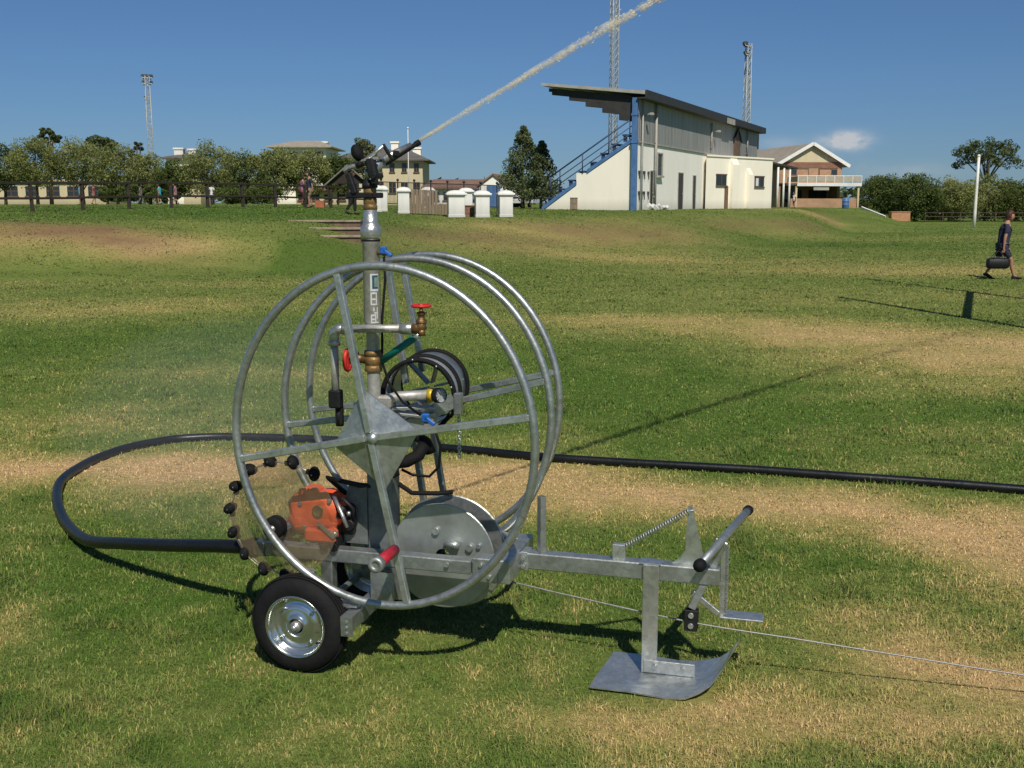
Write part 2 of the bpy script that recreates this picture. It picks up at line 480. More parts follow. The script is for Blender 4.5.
M['brown_door'] = mat("brown_door", (.16, .10, .06), .6, 0, .3, 3)
M['glass'] = mat("dark_glass", (.03, .035, .04), .12, 0, .3, 1, spec=.6, rvar=.05)
M['frame'] = mat("window_frame", (.13, .09, .06), .6, 0, .2, 5)
M['white_paint'] = mat("white_paint", (.78, .78, .75), .5, 0, .1, 3)
M['rail_white'] = mat("balcony_panel", (.40, .37, .29), .6, 0, .15, 4)
M['rooftile'] = mat("concrete_roof", (.33, .29, .23), .85, 0, .2, 1.2, .2)
M['rooftile_red'] = mat("red_roof", (.20, .12, .09), .85, 0, .25, 1, .2)
M['rooftile_grey'] = mat("slate_roof", (.13, .12, .105), .8, 0, .25, 1, .2)
M['wood_dark'] = mat("creosoted_wood", (.030, .023, .017), .85, 0, .4, 4, .3)
M['wood_grey'] = mat("weathered_wood", (.22, .17, .12), .85, 0, .3, 2.5, .2, stretch=(6, 6, .5))
M['iron'] = mat("black_iron", (.03, .03, .03), .6, .2, .3, 6)
M['tower'] = mat("tower_steel", (.46, .47, .42), .5, .3, .2, 3)
M['pole'] = mat("white_pole", (.72, .72, .68), .5, 0, .15, 1)
M['bark'] = mat("bark", (.075, .06, .045), .95, 0, .4, 4, .6, stretch=(3, 3, .6))
M['leaf_olive'] = foliage("leaf_olive", (.26, .30, .115), .45)
M['leaf_green'] = foliage("leaf_green", (.115, .16, .048), .42)
M['leaf_dark'] = foliage("leaf_dark", (.095, .13, .05), .35)
M['leaf_pale'] = foliage("leaf_pale", (.14, .165, .085))
M['leaf_conifer'] = foliage("leaf_conifer", (.15, .195, .095), .4)
M['skin'] = mat("skin", (.36, .19, .12), .55, 0, .15, 12)
M['skin_dark'] = mat("skin_brown", (.16, .08, .05), .55, 0, .15, 12)
M['hair'] = mat("dark_red_hair", (.055, .018, .012), .6, 0, .4, 60)
M['hair_dark'] = mat("dark_hair", (.012, .01, .009), .6, 0, .4, 60)
M['navy'] = mat("navy_cloth", (.022, .026, .055), .85, 0, .3, 20)
M['navy2'] = mat("navy_short", (.026, .026, .05), .85, 0, .3, 20)
M['blackcloth'] = mat("black_cloth", (.012, .012, .013), .8, 0, .3, 20)
M['bag'] = mat("black_bag", (.006, .007, .009), .55, 0, .4, 18, .2)
M['cl_lblue'] = mat("light_blue_cloth", (.12, .32, .48), .85)
M['cl_turq'] = mat("turquoise_cloth", (.03, .33, .47), .85)
M['cl_maroon'] = mat("maroon_cloth", (.22, .06, .07), .85)
M['cl_grey'] = mat("grey_cloth", (.15, .14, .14), .85)
M['cl_pink'] = mat("mauve_cloth", (.25, .11, .18), .85)
M['cl_white'] = mat("white_cloth", (.65, .65, .63), .85)
M['cl_khaki'] = mat("khaki_cloth", (.22, .17, .10), .85)
M['car_white'] = mat("white_car_paint", (.66, .68, .68), .25, 0, .05, 2)
M['car_blue'] = mat("dark_blue_car_paint", (.03, .05, .10), .25, 0, .1, 2)
M['car_silver'] = mat("silver_car_paint", (.42, .46, .52), .3, .4, .05, 2)
M['terracotta'] = mat("terracotta", (.36, .12, .06), .8, 0, .25, 6)


def acrylic():
    m, nt, b = new_mat("clear_guard")
    b.inputs['Base Color'].default_value = (.36, .27, .17, 1)
    b.inputs['Roughness'].default_value = .5
    tr = nt.nodes.new("ShaderNodeBsdfTransparent")
    tr.inputs['Color'].default_value = (.93, .92, .88, 1)
    gl = nt.nodes.new("ShaderNodeBsdfGlossy"); gl.inputs['Roughness'].default_value = .3
    n = nt.nodes.new("ShaderNodeTexNoise"); n.inputs['Scale'].default_value = 9; n.inputs['Detail'].default_value = 6
    tc = nt.nodes.new("ShaderNodeTexCoord"); lk(nt, tc.outputs['Object'], n.inputs['Vector'])
    mr = nt.nodes.new("ShaderNodeMapRange"); mr.inputs['From Min'].default_value = .3; mr.inputs['From Max'].default_value = .7
    mr.inputs['To Min'].default_value = .06; mr.inputs['To Max'].default_value = .21
    lk(nt, n.outputs['Fac'], mr.inputs['Value'])
    m1 = nt.nodes.new("ShaderNodeMixShader"); lk(nt, mr.outputs[0], m1.inputs[0])
    lk(nt, tr.outputs[0], m1.inputs[1]); lk(nt, b.outputs[0], m1.inputs[2])
    m2 = nt.nodes.new("ShaderNodeMixShader"); m2.inputs[0].default_value = .04
    lk(nt, m1.outputs[0], m2.inputs[1]); lk(nt, gl.outputs[0], m2.inputs[2])
    lk(nt, m2.outputs[0], nt.nodes['Material Output'].inputs['Surface'])
    return m


M['acrylic'] = acrylic()


# ------------------------------------------------------------------ mesh builder
class MB:
    def __init__(s):
        s.v = []; s.f = []; s.sm = []; s.pc = []

    def add(s, vs, fs, smooth=False):
        o = len(s.v)
        s.pc.append((o, len(s.f)))
        s.v += [tuple(v) for v in vs]
        s.f += [tuple(i + o for i in f) for f in fs]
        s.sm += [smooth] * len(fs)

    def box(s, c, size, rot=None, bev=0.0):
        hx, hy, hz = [q / 2 for q in size]
        b = min(bev, hx * .45, hy * .45, hz * .45)
        if b > 0:
            # chamfered box: 24 vertices
            bm = bmesh.new(); bmesh.ops.create_cube(bm, size=1)
            for v in bm.verts: v.co = Vector((v.co.x * 2 * hx, v.co.y * 2 * hy, v.co.z * 2 * hz))
            bmesh.ops.bevel(bm, geom=list(bm.edges), offset=b, segments=1, affect='EDGES')
            bm.verts.index_update()
            vs = [v.co.copy() for v in bm.verts]; fs = [[v.index for v in f.verts] for f in bm.faces]; bm.free()
        else:
            vs = [Vector((x * hx, y * hy, z * hz)) for x in (-1, 1) for y in (-1, 1) for z in (-1, 1)]
            fs = [(0, 1, 3, 2), (4, 6, 7, 5), (0, 4, 5, 1), (2, 3, 7, 6), (0, 2, 6, 4), (1, 5, 7, 3)]
        if rot is not None:
            Q = rot if isinstance(rot, Matrix) else Euler(rot).to_matrix()
            vs = [Q @ v for v in vs]
        c = Vector(c)
        s.add([v + c for v in vs], fs)
        return s

    def bar(s, a, b, w, h, up=(0, 0, 1), bev=0.0):
        """rectangular bar from a to b, w across, h along up"""
        a = Vector(a); b = Vector(b); d = (b - a); L = d.length; d.normalize()
        up = Vector(up)
        x = d.cross(up)
        if x.length < 1e-4: x = d.cross(Vector((1, 0, 0)))
        x.normalize(); z = x.cross(d)
        Q = Matrix((x, d, z)).transposed()
        return s.box((a + b) / 2, (w, L, h), Q, bev)

    def tube(s, pts, r, seg=10, closed=False, cap=True, smooth=True, flat=None):
        pts = [Vector(p) for p in pts]; n = len(pts)
        rs = r if isinstance(r, (list, tuple)) else [r] * n
        T = []
        for i in range(n):
            if closed: t = pts[(i + 1) % n] - pts[i - 1]
            else: t = pts[min(i + 1, n - 1)] - pts[max(i - 1, 0)]
            if t.length < 1e-9: t = Vector((0, 0, 1))
            T.append(t.normalized())
        ref = Vector((0, 0, 1)) if abs(T[0].z) < .9 else Vector((1, 0, 0))
        x = T[0].cross(ref).normalized()
        vs = []; fs = []
        for i in range(n):
            if i:
                q = T[i - 1].rotation_difference(T[i]); x = q @ x
                x = (x - T[i] * x.dot(T[i])).normalized()
            y = T[i].cross(x)
            for k in range(seg):
                a = 2 * PI * k / seg
                vs.append(pts[i] + (x * math.cos(a) + y * math.sin(a)) * rs[i])
        m = n if closed else n - 1
        for i in range(m):
            j = (i + 1) % n
            for k in range(seg):
                l = (k + 1) % seg
                fs.append((i * seg + k, i * seg + l, j * seg + l, j * seg + k))
        s.add(vs, fs, smooth)
        if cap and not closed:
            o = len(s.v) - n * seg
            s.f.append(tuple(o + k for k in range(seg))[::-1]); s.sm.append(False)
            s.f.append(tuple(o + (n - 1) * seg + k for k in range(seg))); s.sm.append(False)
        return s

    def cyl(s, a, b, r, seg=16, r2=None):
        return s.tube([a, b], [r, r if r2 is None else r2], seg)

    def lathe(s, o, axis, prof, seg=32, smooth=True, closed=False):
        """prof: (radius, distance along axis)"""
        o = Vector(o); ax = Vector(axis).normalized()
        ref = Vector((0, 0, 1)) if abs(ax.z) < .9 else Vector((1, 0, 0))
        x = ax.cross(ref).normalized(); y = ax.cross(x)
        vs = []; fs = []; n = len(prof)
        for r, h in prof:
            for k in range(seg):
                a = 2 * PI * k / seg
                vs.append(o + ax * h + (x * math.cos(a) + y * math.sin(a)) * max(r, 1e-5))
        for i in range(n if closed else n - 1):
            j = (i + 1) % n
            for k in range(seg):
                l = (k + 1) % seg
                fs.append((i * seg + k, i * seg + l, j * seg + l, j * seg + k))
        s.add(vs, fs, smooth)
        return s

    def prism(s, poly, vec):
        """flat polygon (3-D points) thickened by vec"""
        n = len(poly); vec = Vector(vec)
        p = [Vector(q) for q in poly]
        vs = p + [q + vec for q in p]
        fs = [tuple(range(n))[::-1], tuple(range(n, 2 * n))]
        fs += [(i, (i + 1) % n, n + (i + 1) % n, n + i) for i in range(n)]
        s.add(vs, fs)
        return s

    def sphere(s, c, r, seg=12, rings=8, sc=(1, 1, 1), rot=None):
        vs = []; fs = []; c = Vector(c)
        for i in range(rings + 1):
            t = PI * i / rings
            for k in range(seg):
                a = 2 * PI * k / seg
                p = Vector((math.sin(t) * math.cos(a) * sc[0], math.sin(t) * math.sin(a) * sc[1], math.cos(t) * sc[2])) * r
                if rot is not None: p = rot @ p
                vs.append(c + p)
        for i in range(rings):
            for k in range(seg):
                l = (k + 1) % seg
                fs.append((i * seg + k, (i + 1) * seg + k, (i + 1) * seg + l, i * seg + l))
        s.add(vs, fs, True)
        return s

    def build_each(s, name, m, parent):
        """every primitive that was added becomes an object of its own"""
        out = []
        for i, (o, nf) in enumerate(s.pc):
            o1 = s.pc[i + 1][0] if i + 1 < len(s.pc) else len(s.v)
            f1 = s.pc[i + 1][1] if i + 1 < len(s.pc) else len(s.f)
            q = MB(); q.v = s.v[o:o1]; q.f = [tuple(k - o for k in f) for f in s.f[nf:f1]]; q.sm = s.sm[nf:f1]
            out.append(q.build(name, m, parent))
        return out

    def build(s, name, m, parent=None, loc=None):
        me = bpy.data.meshes.new(name)
        me.from_pydata(s.v, [], s.f)
        me.polygons.foreach_set('use_smooth', s.sm)
        bm = bmesh.new(); bm.from_mesh(me)
        bmesh.ops.remove_doubles(bm, verts=bm.verts, dist=1e-6)
        bmesh.ops.recalc_face_normals(bm, faces=bm.faces)
        bm.to_mesh(me); bm.free()
        me.materials.append(m)
        o = bpy.data.objects.new(name, me)
        col.objects.link(o)
        if parent is not None: o.parent = parent
        if loc is not None: o.location = loc
        return o


def tag(o, label, cat, group=None, kind=None):
    o['label'] = label; o['category'] = cat
    if group: o['group'] = group
    if kind: o['kind'] = kind
    return o


def empty(name, loc, rz, label, cat, group=None):
    o = bpy.data.objects.new(name, None)
    o.empty_display_size = .2
    o.location = loc; o.rotation_euler = (0, 0, rz)
    col.objects.link(o)
    return tag(o, label, cat, group)


def structure(o):
    o['kind'] = 'structure'
    return o


# ------------------------------------------------------------------ world and sun
SUN_EL = 48.0
tox, toy = .22, -1.0
l_ = math.hypot(tox, toy)
to_sun = Vector((tox / l_ * math.cos(R(SUN_EL)), toy / l_ * math.cos(R(SUN_EL)), math.sin(R(SUN_EL))))
sun = bpy.data.lights.new("sun", 'SUN')
sun.energy = 4.3
sun.angle = R(.5)
sun.color = (1.0, .93, .82)
sun_o = bpy.data.objects.new("sun", sun)
sun_o.rotation_euler = (-to_sun).to_track_quat('-Z', 'Y').to_euler()
sun_o.location = to_sun * 60
col.objects.link(sun_o)

w = bpy.data.worlds.new("World")
scene.world = w
w.use_nodes = True
nt = w.node_tree
bg = nt.nodes['Background']
sky = nt.nodes.new("ShaderNodeTexSky")
sky.sky_type = 'NISHITA'
sky.sun_disc = False
sky.sun_elevation = R(SUN_EL)
sky.sun_rotation = math.atan2(tox, toy)
sky.altitude = 30
sky.air_density = 1.0
sky.dust_density = .1
sky.ozone_density = 3.5
bg.inputs['Strength'].default_value = .061
# small fair-weather clouds, part of the sky itself
geo = nt.nodes.new("ShaderNodeTexCoord")
# clear dry air: the horizon stays blue instead of going milky
sepz = nt.nodes.new("ShaderNodeSeparateXYZ"); lk(nt, geo.outputs['Generated'], sepz.inputs[0])
tint = nt.nodes.new("ShaderNodeValToRGB")
tint.color_ramp.elements[0].position = 0; tint.color_ramp.elements[0].color = (.42, .62, .97, 1)
tint.color_ramp.elements[1].position = .5; tint.color_ramp.elements[1].color = (.80, .90, 1.0, 1)
k_ = tint.color_ramp.elements.new(.18); k_.color = (.53, .73, .99, 1)
lk(nt, sepz.outputs['Z'], tint.inputs[0])
tm = nt.nodes.new("ShaderNodeMix"); tm.data_type = 'RGBA'; tm.blend_type = 'MULTIPLY'; tm.inputs['Factor'].default_value = 1
lk(nt, sky.outputs[0], tm.inputs['A']); lk(nt, tint.outputs[0], tm.inputs['B'])
cur = tm.outputs['Result']


def cloud(px, py, sx, sy, amt, seed, sc):
    global cur
    d = at(px, py, 100) - Vector((0, 0, CH)); d.normalize()
    rt = Vector((d.y, -d.x, 0)).normalized()
    upv = rt.cross(d)
    def dot(vec):
        n = nt.nodes.new("ShaderNodeVectorMath"); n.operation = 'DOT_PRODUCT'
        lk(nt, geo.outputs['Generated'], n.inputs[0]); n.inputs[1].default_value = vec
        return n.outputs['Value']
    def mth(op, a, b=None, c=None):
        n = nt.nodes.new("ShaderNodeMath"); n.operation = op
        for i, q in enumerate((a, b, c)):
            if q is None: continue
            if isinstance(q, (int, float)): n.inputs[i].default_value = q
            else: lk(nt, q, n.inputs[i])
        return n.outputs[0]
    a = mth('DIVIDE', dot(rt), sx / F); b = mth('DIVIDE', dot(upv), sy / F)
    e = mth('EXPONENT', mth('MULTIPLY', mth('ADD', mth('MULTIPLY', a, a), mth('MULTIPLY', b, b)), -1.0))
    front = mth('GREATER_THAN', dot(d), 0.5)
    mp = nt.nodes.new("ShaderNodeMapping"); mp.inputs['Scale'].default_value = (sc, sc, sc * 1.9); mp.inputs['Location'].default_value = (seed, seed * .7, 0)
    lk(nt, geo.outputs['Generated'], mp.inputs[0])
    n = nt.nodes.new("ShaderNodeTexNoise"); n.inputs['Scale'].default_value = 1; n.inputs['Detail'].default_value = 6; n.inputs['Roughness'].default_value = .6
    lk(nt, mp.outputs[0], n.inputs['Vector'])
    k = mth('MULTIPLY', mth('MULTIPLY', e, front), mth('MULTIPLY_ADD', n.outputs['Fac'], 2.4, -.55))
    k = mth('MINIMUM', mth('MAXIMUM', mth('MULTIPLY', k, amt), 0.0), amt * .85 if amt < 1 else .9)
    mx = nt.nodes.new("ShaderNodeMix"); mx.data_type = 'RGBA'
    mx.inputs['B'].default_value = (8.6, 8.9, 9.3, 1)
    lk(nt, k, mx.inputs['Factor']); lk(nt, cur, mx.inputs['A'])
    cur = mx.outputs['Result']


cloud(846, 141, 17, 6.5, 3.0, 3, 60)
cloud(800, 146, 26, 7, .22, 9, 40)
cloud(775, 143, 18, 6, .22, 5, 40)
cloud(915, 172, 34, 7, .3, 2, 40)
cloud(868, 170, 14, 6, .25, 6, 40)
hs = nt.nodes.new("ShaderNodeHueSaturation")
hs.inputs['Saturation'].default_value = 1.0
lk(nt, cur, hs.inputs['Color'])
lk(nt, hs.outputs[0], bg.inputs['Color'])

scene.view_settings.view_transform = 'Standard'
scene.view_settings.look = 'None'
scene.view_settings.exposure = 0
scene.view_settings.gamma = 1
scene.cycles.max_bounces = 8
scene.cycles.transparent_max_bounces = 24


# ------------------------------------------------------------------ ground
def axis_nodes(lo, hi, fine):
    a = []
    for x0, x1, st in fine:
        a += list(np.arange(x0, x1, st))
    return np.array([lo] + a + [hi])


xs = axis_nodes(-6000, 6000, [(-3000, -800, 550), (-800, -200, 100), (-200, -60, 14), (-60, -12, 1.0), (-12, -4.5, .4), (-4.5, 4.5, .12), (4.5, 12, .4), (12, 60, 1.0), (60, 200, 14), (200, 800, 100), (800, 3001, 550)])
ys = axis_nodes(-3000, 7000, [(-800, -60, 240), (-60, 2, 8), (2, 3.2, .4), (3.2, 9, .12), (9, 20, .3), (20, 60, .55), (60, 130, 1.4), (130, 400, 30), (400, 3001, 400)])
GX, GY = np.meshgrid(xs, ys)
GZ = height(GX, GY)
GD = dryness(GX, GY)
bank = np.exp(-(((GY - 30.5 + .03 * GX) / 1.6) ** 2)) * (GX < -6.5) * .42
GD = np.clip(GD + bank * (.5 + fbm(GX, GY, 2, 3, 18)), 0, 1)
ny, nx = GX.shape
verts = np.stack([GX.ravel(), GY.ravel(), GZ.ravel()], 1)
idx = np.arange(nx * ny).reshape(ny, nx)
faces = np.stack([idx[:-1, :-1].ravel(), idx[:-1, 1:].ravel(), idx[1:, 1:].ravel(), idx[1:, :-1].ravel()], 1)


def np_mesh(name, verts, faces, m, smooth=True, attrs=None):
    me = bpy.data.meshes.new(name)
    nv = len(verts); nf = len(faces); k = faces.shape[1]
    me.vertices.add(nv); me.vertices.foreach_set('co', verts.astype(np.float32).ravel())
    me.loops.add(nf * k); me.loops.foreach_set('vertex_index', faces.astype(np.int32).ravel())
    me.polygons.add(nf)
    me.polygons.foreach_set('loop_start', np.arange(0, nf * k, k, dtype=np.int32))
    me.polygons.foreach_set('loop_total', np.full(nf, k, dtype=np.int32))
    me.polygons.foreach_set('use_smooth', np.full(nf, smooth))
    for an, av in (attrs or {}).items():
        a = me.attributes.new(an, 'FLOAT', 'POINT'); a.data.foreach_set('value', av.astype(np.float32).ravel())
    me.update(calc_edges=True)
    me.materials.append(m)
    o = bpy.data.objects.new(name, me)
    col.objects.link(o)
    return o


ground = structure(np_mesh("ground", verts, faces, turf_mat(), True, {'dry': GD.ravel(), 'bare': bareness(GX, GY).ravel()}))

# grass blades over the near lawn
NB = 760000
az = rng.uniform(-.62, .62, NB)
uu = rng.uniform(0, 1, NB)
yy = 3.05 * (105 / 3.05) ** (uu ** 1.22)
xx = az * yy
keep = np.ones(NB, bool)
hh = rng.uniform(.011, .028, NB) * (.45 + 1.1 * fbm(xx, yy, .30, 4, 77))
dr = dryness(xx, yy)
hh *= np.where(dr > .6, .7, 1.0)
tuft = np.clip((fbm(xx, yy, .42, 4, 131) - .60) * 6, 0, 1) * (dr < .5)
hh *= 1 + .9 * tuft
br = bareness(xx, yy)
hh *= 1 - .5 * br
hh *= 1 + np.clip(yy / 60, 0, .7)
ww = .00145 * np.clip(yy / 4.2, .9, 13) * rng.uniform(.7, 1.7, NB)
th = rng.uniform(0, 2 * PI, NB)
bend = hh * (rng.uniform(.1, 1.3, NB) + np.clip((yy - 10) / 30, 0, 1.2))
la = th + rng.uniform(-1.2, 1.2, NB) + PI / 2
dx, dy = np.cos(th) * ww, np.sin(th) * ww
z0 = height(xx, yy) - .004
# the grass lies flat under the skid and the wheels of the machine
lu = (xx + .8665) * math.cos(.27) - (yy - 4.0885) * math.sin(.27)
lv = (xx + .8665) * math.sin(.27) + (yy - 4.0885) * math.cos(.27)
flat = ((lu > 1.14) & (lu < 1.62) & (lv > .195) & (lv < .575)) | ((abs(lu) < .1) & (((lv > .03) & (lv < .14)) | ((lv > .79) & (lv < .91))))
hh = np.where(flat, .006, hh); bend = np.where(flat, .006, bend)
bx, by = np.cos(la) * bend, np.sin(la) * bend
dzt = np.where(yy > 18, height(xx + bx, yy + by) - .004 - z0, 0)     # blades follow the slope of the bank
P = np.zeros((NB, 5, 3))
P[:, 0] = np.stack([xx - dx, yy - dy, z0], 1)
P[:, 1] = np.stack([xx + dx, yy + dy, z0], 1)
P[:, 2] = np.stack([xx + dx * .8 + bx * .35, yy + dy * .8 + by * .35, z0 + dzt * .35 + hh * .62], 1)
P[:, 3] = np.stack([xx - dx * .8 + bx * .35, yy - dy * .8 + by * .35, z0 + dzt * .35 + hh * .62], 1)
P[:, 4] = np.stack([xx + bx, yy + by, z0 + dzt + hh * np.clip(1.15 - bend / hh * .45, .38, 1.1)], 1)
b0 = np.arange(NB) * 5
fa = np.concatenate([np.stack([b0, b0 + 1, b0 + 2], 1), np.stack([b0, b0 + 2, b0 + 3], 1), np.stack([b0 + 3, b0 + 2, b0 + 4], 1)])
bd = np.clip(dr + (fbm(xx, yy, .16, 4, 55) - .47) * .95 * np.clip((14 - yy) / 8, .15, 1) + rng.normal(0, 1, NB) * np.clip(.17 - (yy - 6) * .006, .07, .17) + (rng.uniform(0, 1, NB) < .05) * .35, 0, 1)
bs = rng.uniform(.68, 1.68, NB)
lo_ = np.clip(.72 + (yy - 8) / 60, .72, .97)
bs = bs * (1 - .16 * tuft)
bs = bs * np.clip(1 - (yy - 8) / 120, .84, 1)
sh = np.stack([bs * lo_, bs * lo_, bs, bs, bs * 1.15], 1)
grass = np_mesh("lawn_grass", P.reshape(-1, 3), fa, blade_mat(), False, {'dry': np.repeat(np.clip(bd - .12 * tuft, 0, 1), 5), 'shade': sh, 'bare': np.repeat(np.clip(br * rng.uniform(.5, 1.4, NB), 0, .9), 5)})
tag(grass, 'short mown grass of the lawn around the machine, green with dry straw patches', 'grass', kind='stuff')


# ================================================================== the irrigation machine
OX, OY, ANG = -.8665, 4.0885, .27
mach = empty("irrigation_machine", (OX, OY, 0), -ANG,
             "galvanised travelling irrigator with big hoops, mast, sprinkler gun and orange engine on the near lawn", "irrigator")
TILT = R(11.2)


def wheel(v, near):
    t = MB()
    # tyre cross-section revolved about the axle (pneumatic barrow tyre)
    prof = [(.118, .012), (.128, .004), (.150, .000), (.172, .006), (.188, .018), (.196, .034), (.199, .050), (.196, .066), (.188, .082), (.172, .094), (.150, .100), (.128, .096), (.118, .088), (.112, .05)]
    t.lathe((0, 0, 0), (0, 1, 0), prof, 48, closed=True)
    tyre_o = MB()
    wh = t.build("wheel", M['tyre'], mach, (0.0, v, .199))
    # tread ribs
    tr = MB()
    for d in (.030, .043, .057, .070):
        tr.lathe((0, 0, 0), (0, 1, 0), [(.1955 if d in (.030, .070) else .1985, d - .004), (.2005 if d in (.030, .070) else .203, d - .003), (.2005 if d in (.030, .070) else .203, d + .003), (.1955 if d in (.030, .070) else .1985, d + .004)], 48, closed=True)
    tr.build("tread", M['tyre'], wh)
    r = MB()
    r.lathe((0, 0, 0), (0, 1, 0), [(.126, .004), (.129, .001), (.126, -.002), (.119, .002), (.113, .014), (.109, .030), (.104, .034), (.092, .034), (.082, .026), (.066, .020), (.050, .021), (.042, .014), (.036, .010), (.030, .010), (.030, .03)], 48)
    r.lathe((0, 0, 0), (0, 1, 0), [(.126, .096), (.119, .098), (.111, .084), (.106, .06), (.02, .058)], 40)
    rim = r.build("rim", M['chrome'], wh)
    b = MB()
    for k in range(4):
        a = R(40 + 90 * k)
        b.cyl((.086 * math.cos(a), .012, .086 * math.sin(a)), (.086 * math.cos(a), .036, .086 * math.sin(a)), .0075, 6)
    b.build_each("bolt", M['chrome'], wh)
    h = MB()
    h.lathe((0, 0, 0), (0, 1, 0), [(.0001, -.016), (.011, -.016), (.012, -.012), (.012, -.004), (.021, -.003), (.023, .004), (.023, .085)], 20)
    h.build("hub", M['alu'], wh)
    s = MB()
    s.cyl((.100, .006, -.055), (.097, -.012, -.05), .0035, 8)
    s.build("valve_stem", M['rubber'], wh)
    return wh


wheel(0.035, True)
wheel(0.80, False)

# ---- chassis
c = MB()
c.box((.205, .30, .4245), (.90, .06, .055), bev=.004)           # near long beam
c.box((.205, .60, .4245), (.90, .06, .055), bev=.004)           # far long beam
for x in (-.245,):
    c.box((x - .03, .45, .4245), (.05, .36, .054), bev=.004)
chassis = c.build("chassis_frame", M['galv'], mach)
c = MB()
c.box((.715, .30, .421), (.105, .075, .098), bev=.004)
c.box((.792, .45, .421), (.05, .375, .096), bev=.004)
c.box((.715, .60, .421), (.105, .075, .098), bev=.004)
cm = c.build("cross_member", M['galv'], mach)
c = MB()
for x, v, z in ((.70, .258, .445), (.735, .258, .40), (.70, .258, .40), (.735, .258, .445)):
    c.cyl((x, v + .004, z), (x, v - .008, z), .008, 6)
c.build_each("bolt", M['galv_light'], cm)
# axle channel, running across under the frame with its wheel stubs
c = MB()
c.box((.228, .43, .268), (.048, .82, .006)); c.box((.207, .43, .240), (.006, .82, .050)); c.box((.249, .43, .240), (.006, .82, .050))
c.box((.228, .024, .228), (.050, .006, .075), bev=.002)
ax = c.build("axle_channel", M['galv'], mach)
c = MB()
for z in (.205, .228, .25): c.cyl((.228, .022, z), (.228, .016, z), .006, 8)
c.build_each("bolt", M['galv_dull'], ax)
c = MB()
c.cyl((0, .05, .199), (0, .88, .199), .014, 12)
c.box((.1, .20, .215), (.27, .05, .05), bev=.003); c.box((.1, .70, .215), (.27, .05, .05), bev=.003)
c.build("axle_shaft", M['galv_dull'], mach)
c = MB()
c.box((.19, .12, .285), (.10, .05, .008)); c.box((.10, .17, .278), (.13, .05, .008)); c.box((.03, .30, .33), (.05, .05, .14), bev=.003); c.box((.335, .30, .33), (.05, .05, .14), bev=.003)
c.box((.335, .60, .33), (.05, .05, .14), bev=.003); c.box((.30, .22, .325), (.10, .008, .13)); c.box((.03, .60, .33), (.05, .05, .14), bev=.003)
c.build_each("bracket", M['galv'], mach)
# drawbar
c = MB()
c.box((1.213, .417 + .0325, .4235), (.80, .065, .066), bev=.004)
db = c.build("drawbar", M['galv'], mach)
c = MB()
c.box((.835, .4495, .4235), (.03, .075, .078), bev=.003)
for z in (.405, .44): c.cyl((.835, .405, z), (.835, .395, z), .008, 6)
c.build("flange", M['galv_light'], db)
c = MB()   # short upright pipe stub
c.lathe((.899, .4495, .457), (0, 0, 1), [(.0185, 0), (.0185, .232), (.0155, .232), (.0155, .06), (.0001, .05)], 4, smooth=False)
c.build("pipe_socket", M['galv'], db)
# leg and skid
c = MB()
c.box((1.350, .405, .235), (.062, .010, .445), bev=.002); c.box((1.3235, .435, .235), (.008, .052, .445), bev=.002)
leg = c.build("support_leg", M['galv_light'], mach)
c = MB()
c.box((1.43, .400, .043), (.20, .012, .052), bev=.002)
c.box((1.345, .445, .458), (.085, .07, .003), bev=.001)
c.build_each("foot_plate", M['galv_light'], leg)
c = MB()
for x in (1.375, 1.485): c.cyl((x, .396, .045), (x, .386, .045), .010, 6)
c.build_each("bolt", M['galv'], leg)
# skid plate: flat sheet whose toe sweeps up
pts = [(1.150, .018, 0), (1.30, .014, 0), (1.45, .012, 0), (1.52, .016, 0), (1.57, .028, 0), (1.61, .050, 0), (1.645, .082, 0), (1.672, .118, 0), (1.692, .150, 0)]
v0, v1 = .205, .565
sv = []; sf = []
NW = 7
for i, (x, z, _) in enumerate(pts):
    for k in range(NW):
        t = k / (NW - 1)
        tw = (.035 if i == 0 else 0)
        # toe is clipped at the corners and twists up at the far side
        lim = max(0, (i - 3) / 5) ** 1.4 * .31
        vv = v0 + lim * .86 + (v1 - v0 - lim) * t
        sv.append((x + (0.03 * t if i == 0 else 0) + (i / 8) * .02 * (t - .5), vv, z + (.004 * math.sin(i * 2.1 + k))))
n = len(sv)
sv += [(x, y, z - .006) for x, y, z in sv]
for i in range(len(pts) - 1):
    for k in range(NW - 1):
        a = i * NW + k
        sf.append((a, a + NW, a + NW + 1, a + 1)); sf.append((n + a, n + a + 1, n + a + NW + 1, n + a + NW))
rim_ = [k for k in range(NW)] + [i * NW + NW - 1 for i in range(1, len(pts))] + [(len(pts) - 1) * NW + k for k in range(NW - 2, -1, -1)] + [i * NW for i in range(len(pts) - 2, 0, -1)]
for a, b in zip(rim_, rim_[1:] + rim_[:1]): sf.append((a, b, n + b, n + a))
c = MB(); c.add(sv, sf, False)
c.build("skid_plate", M['galv_light'], mach)
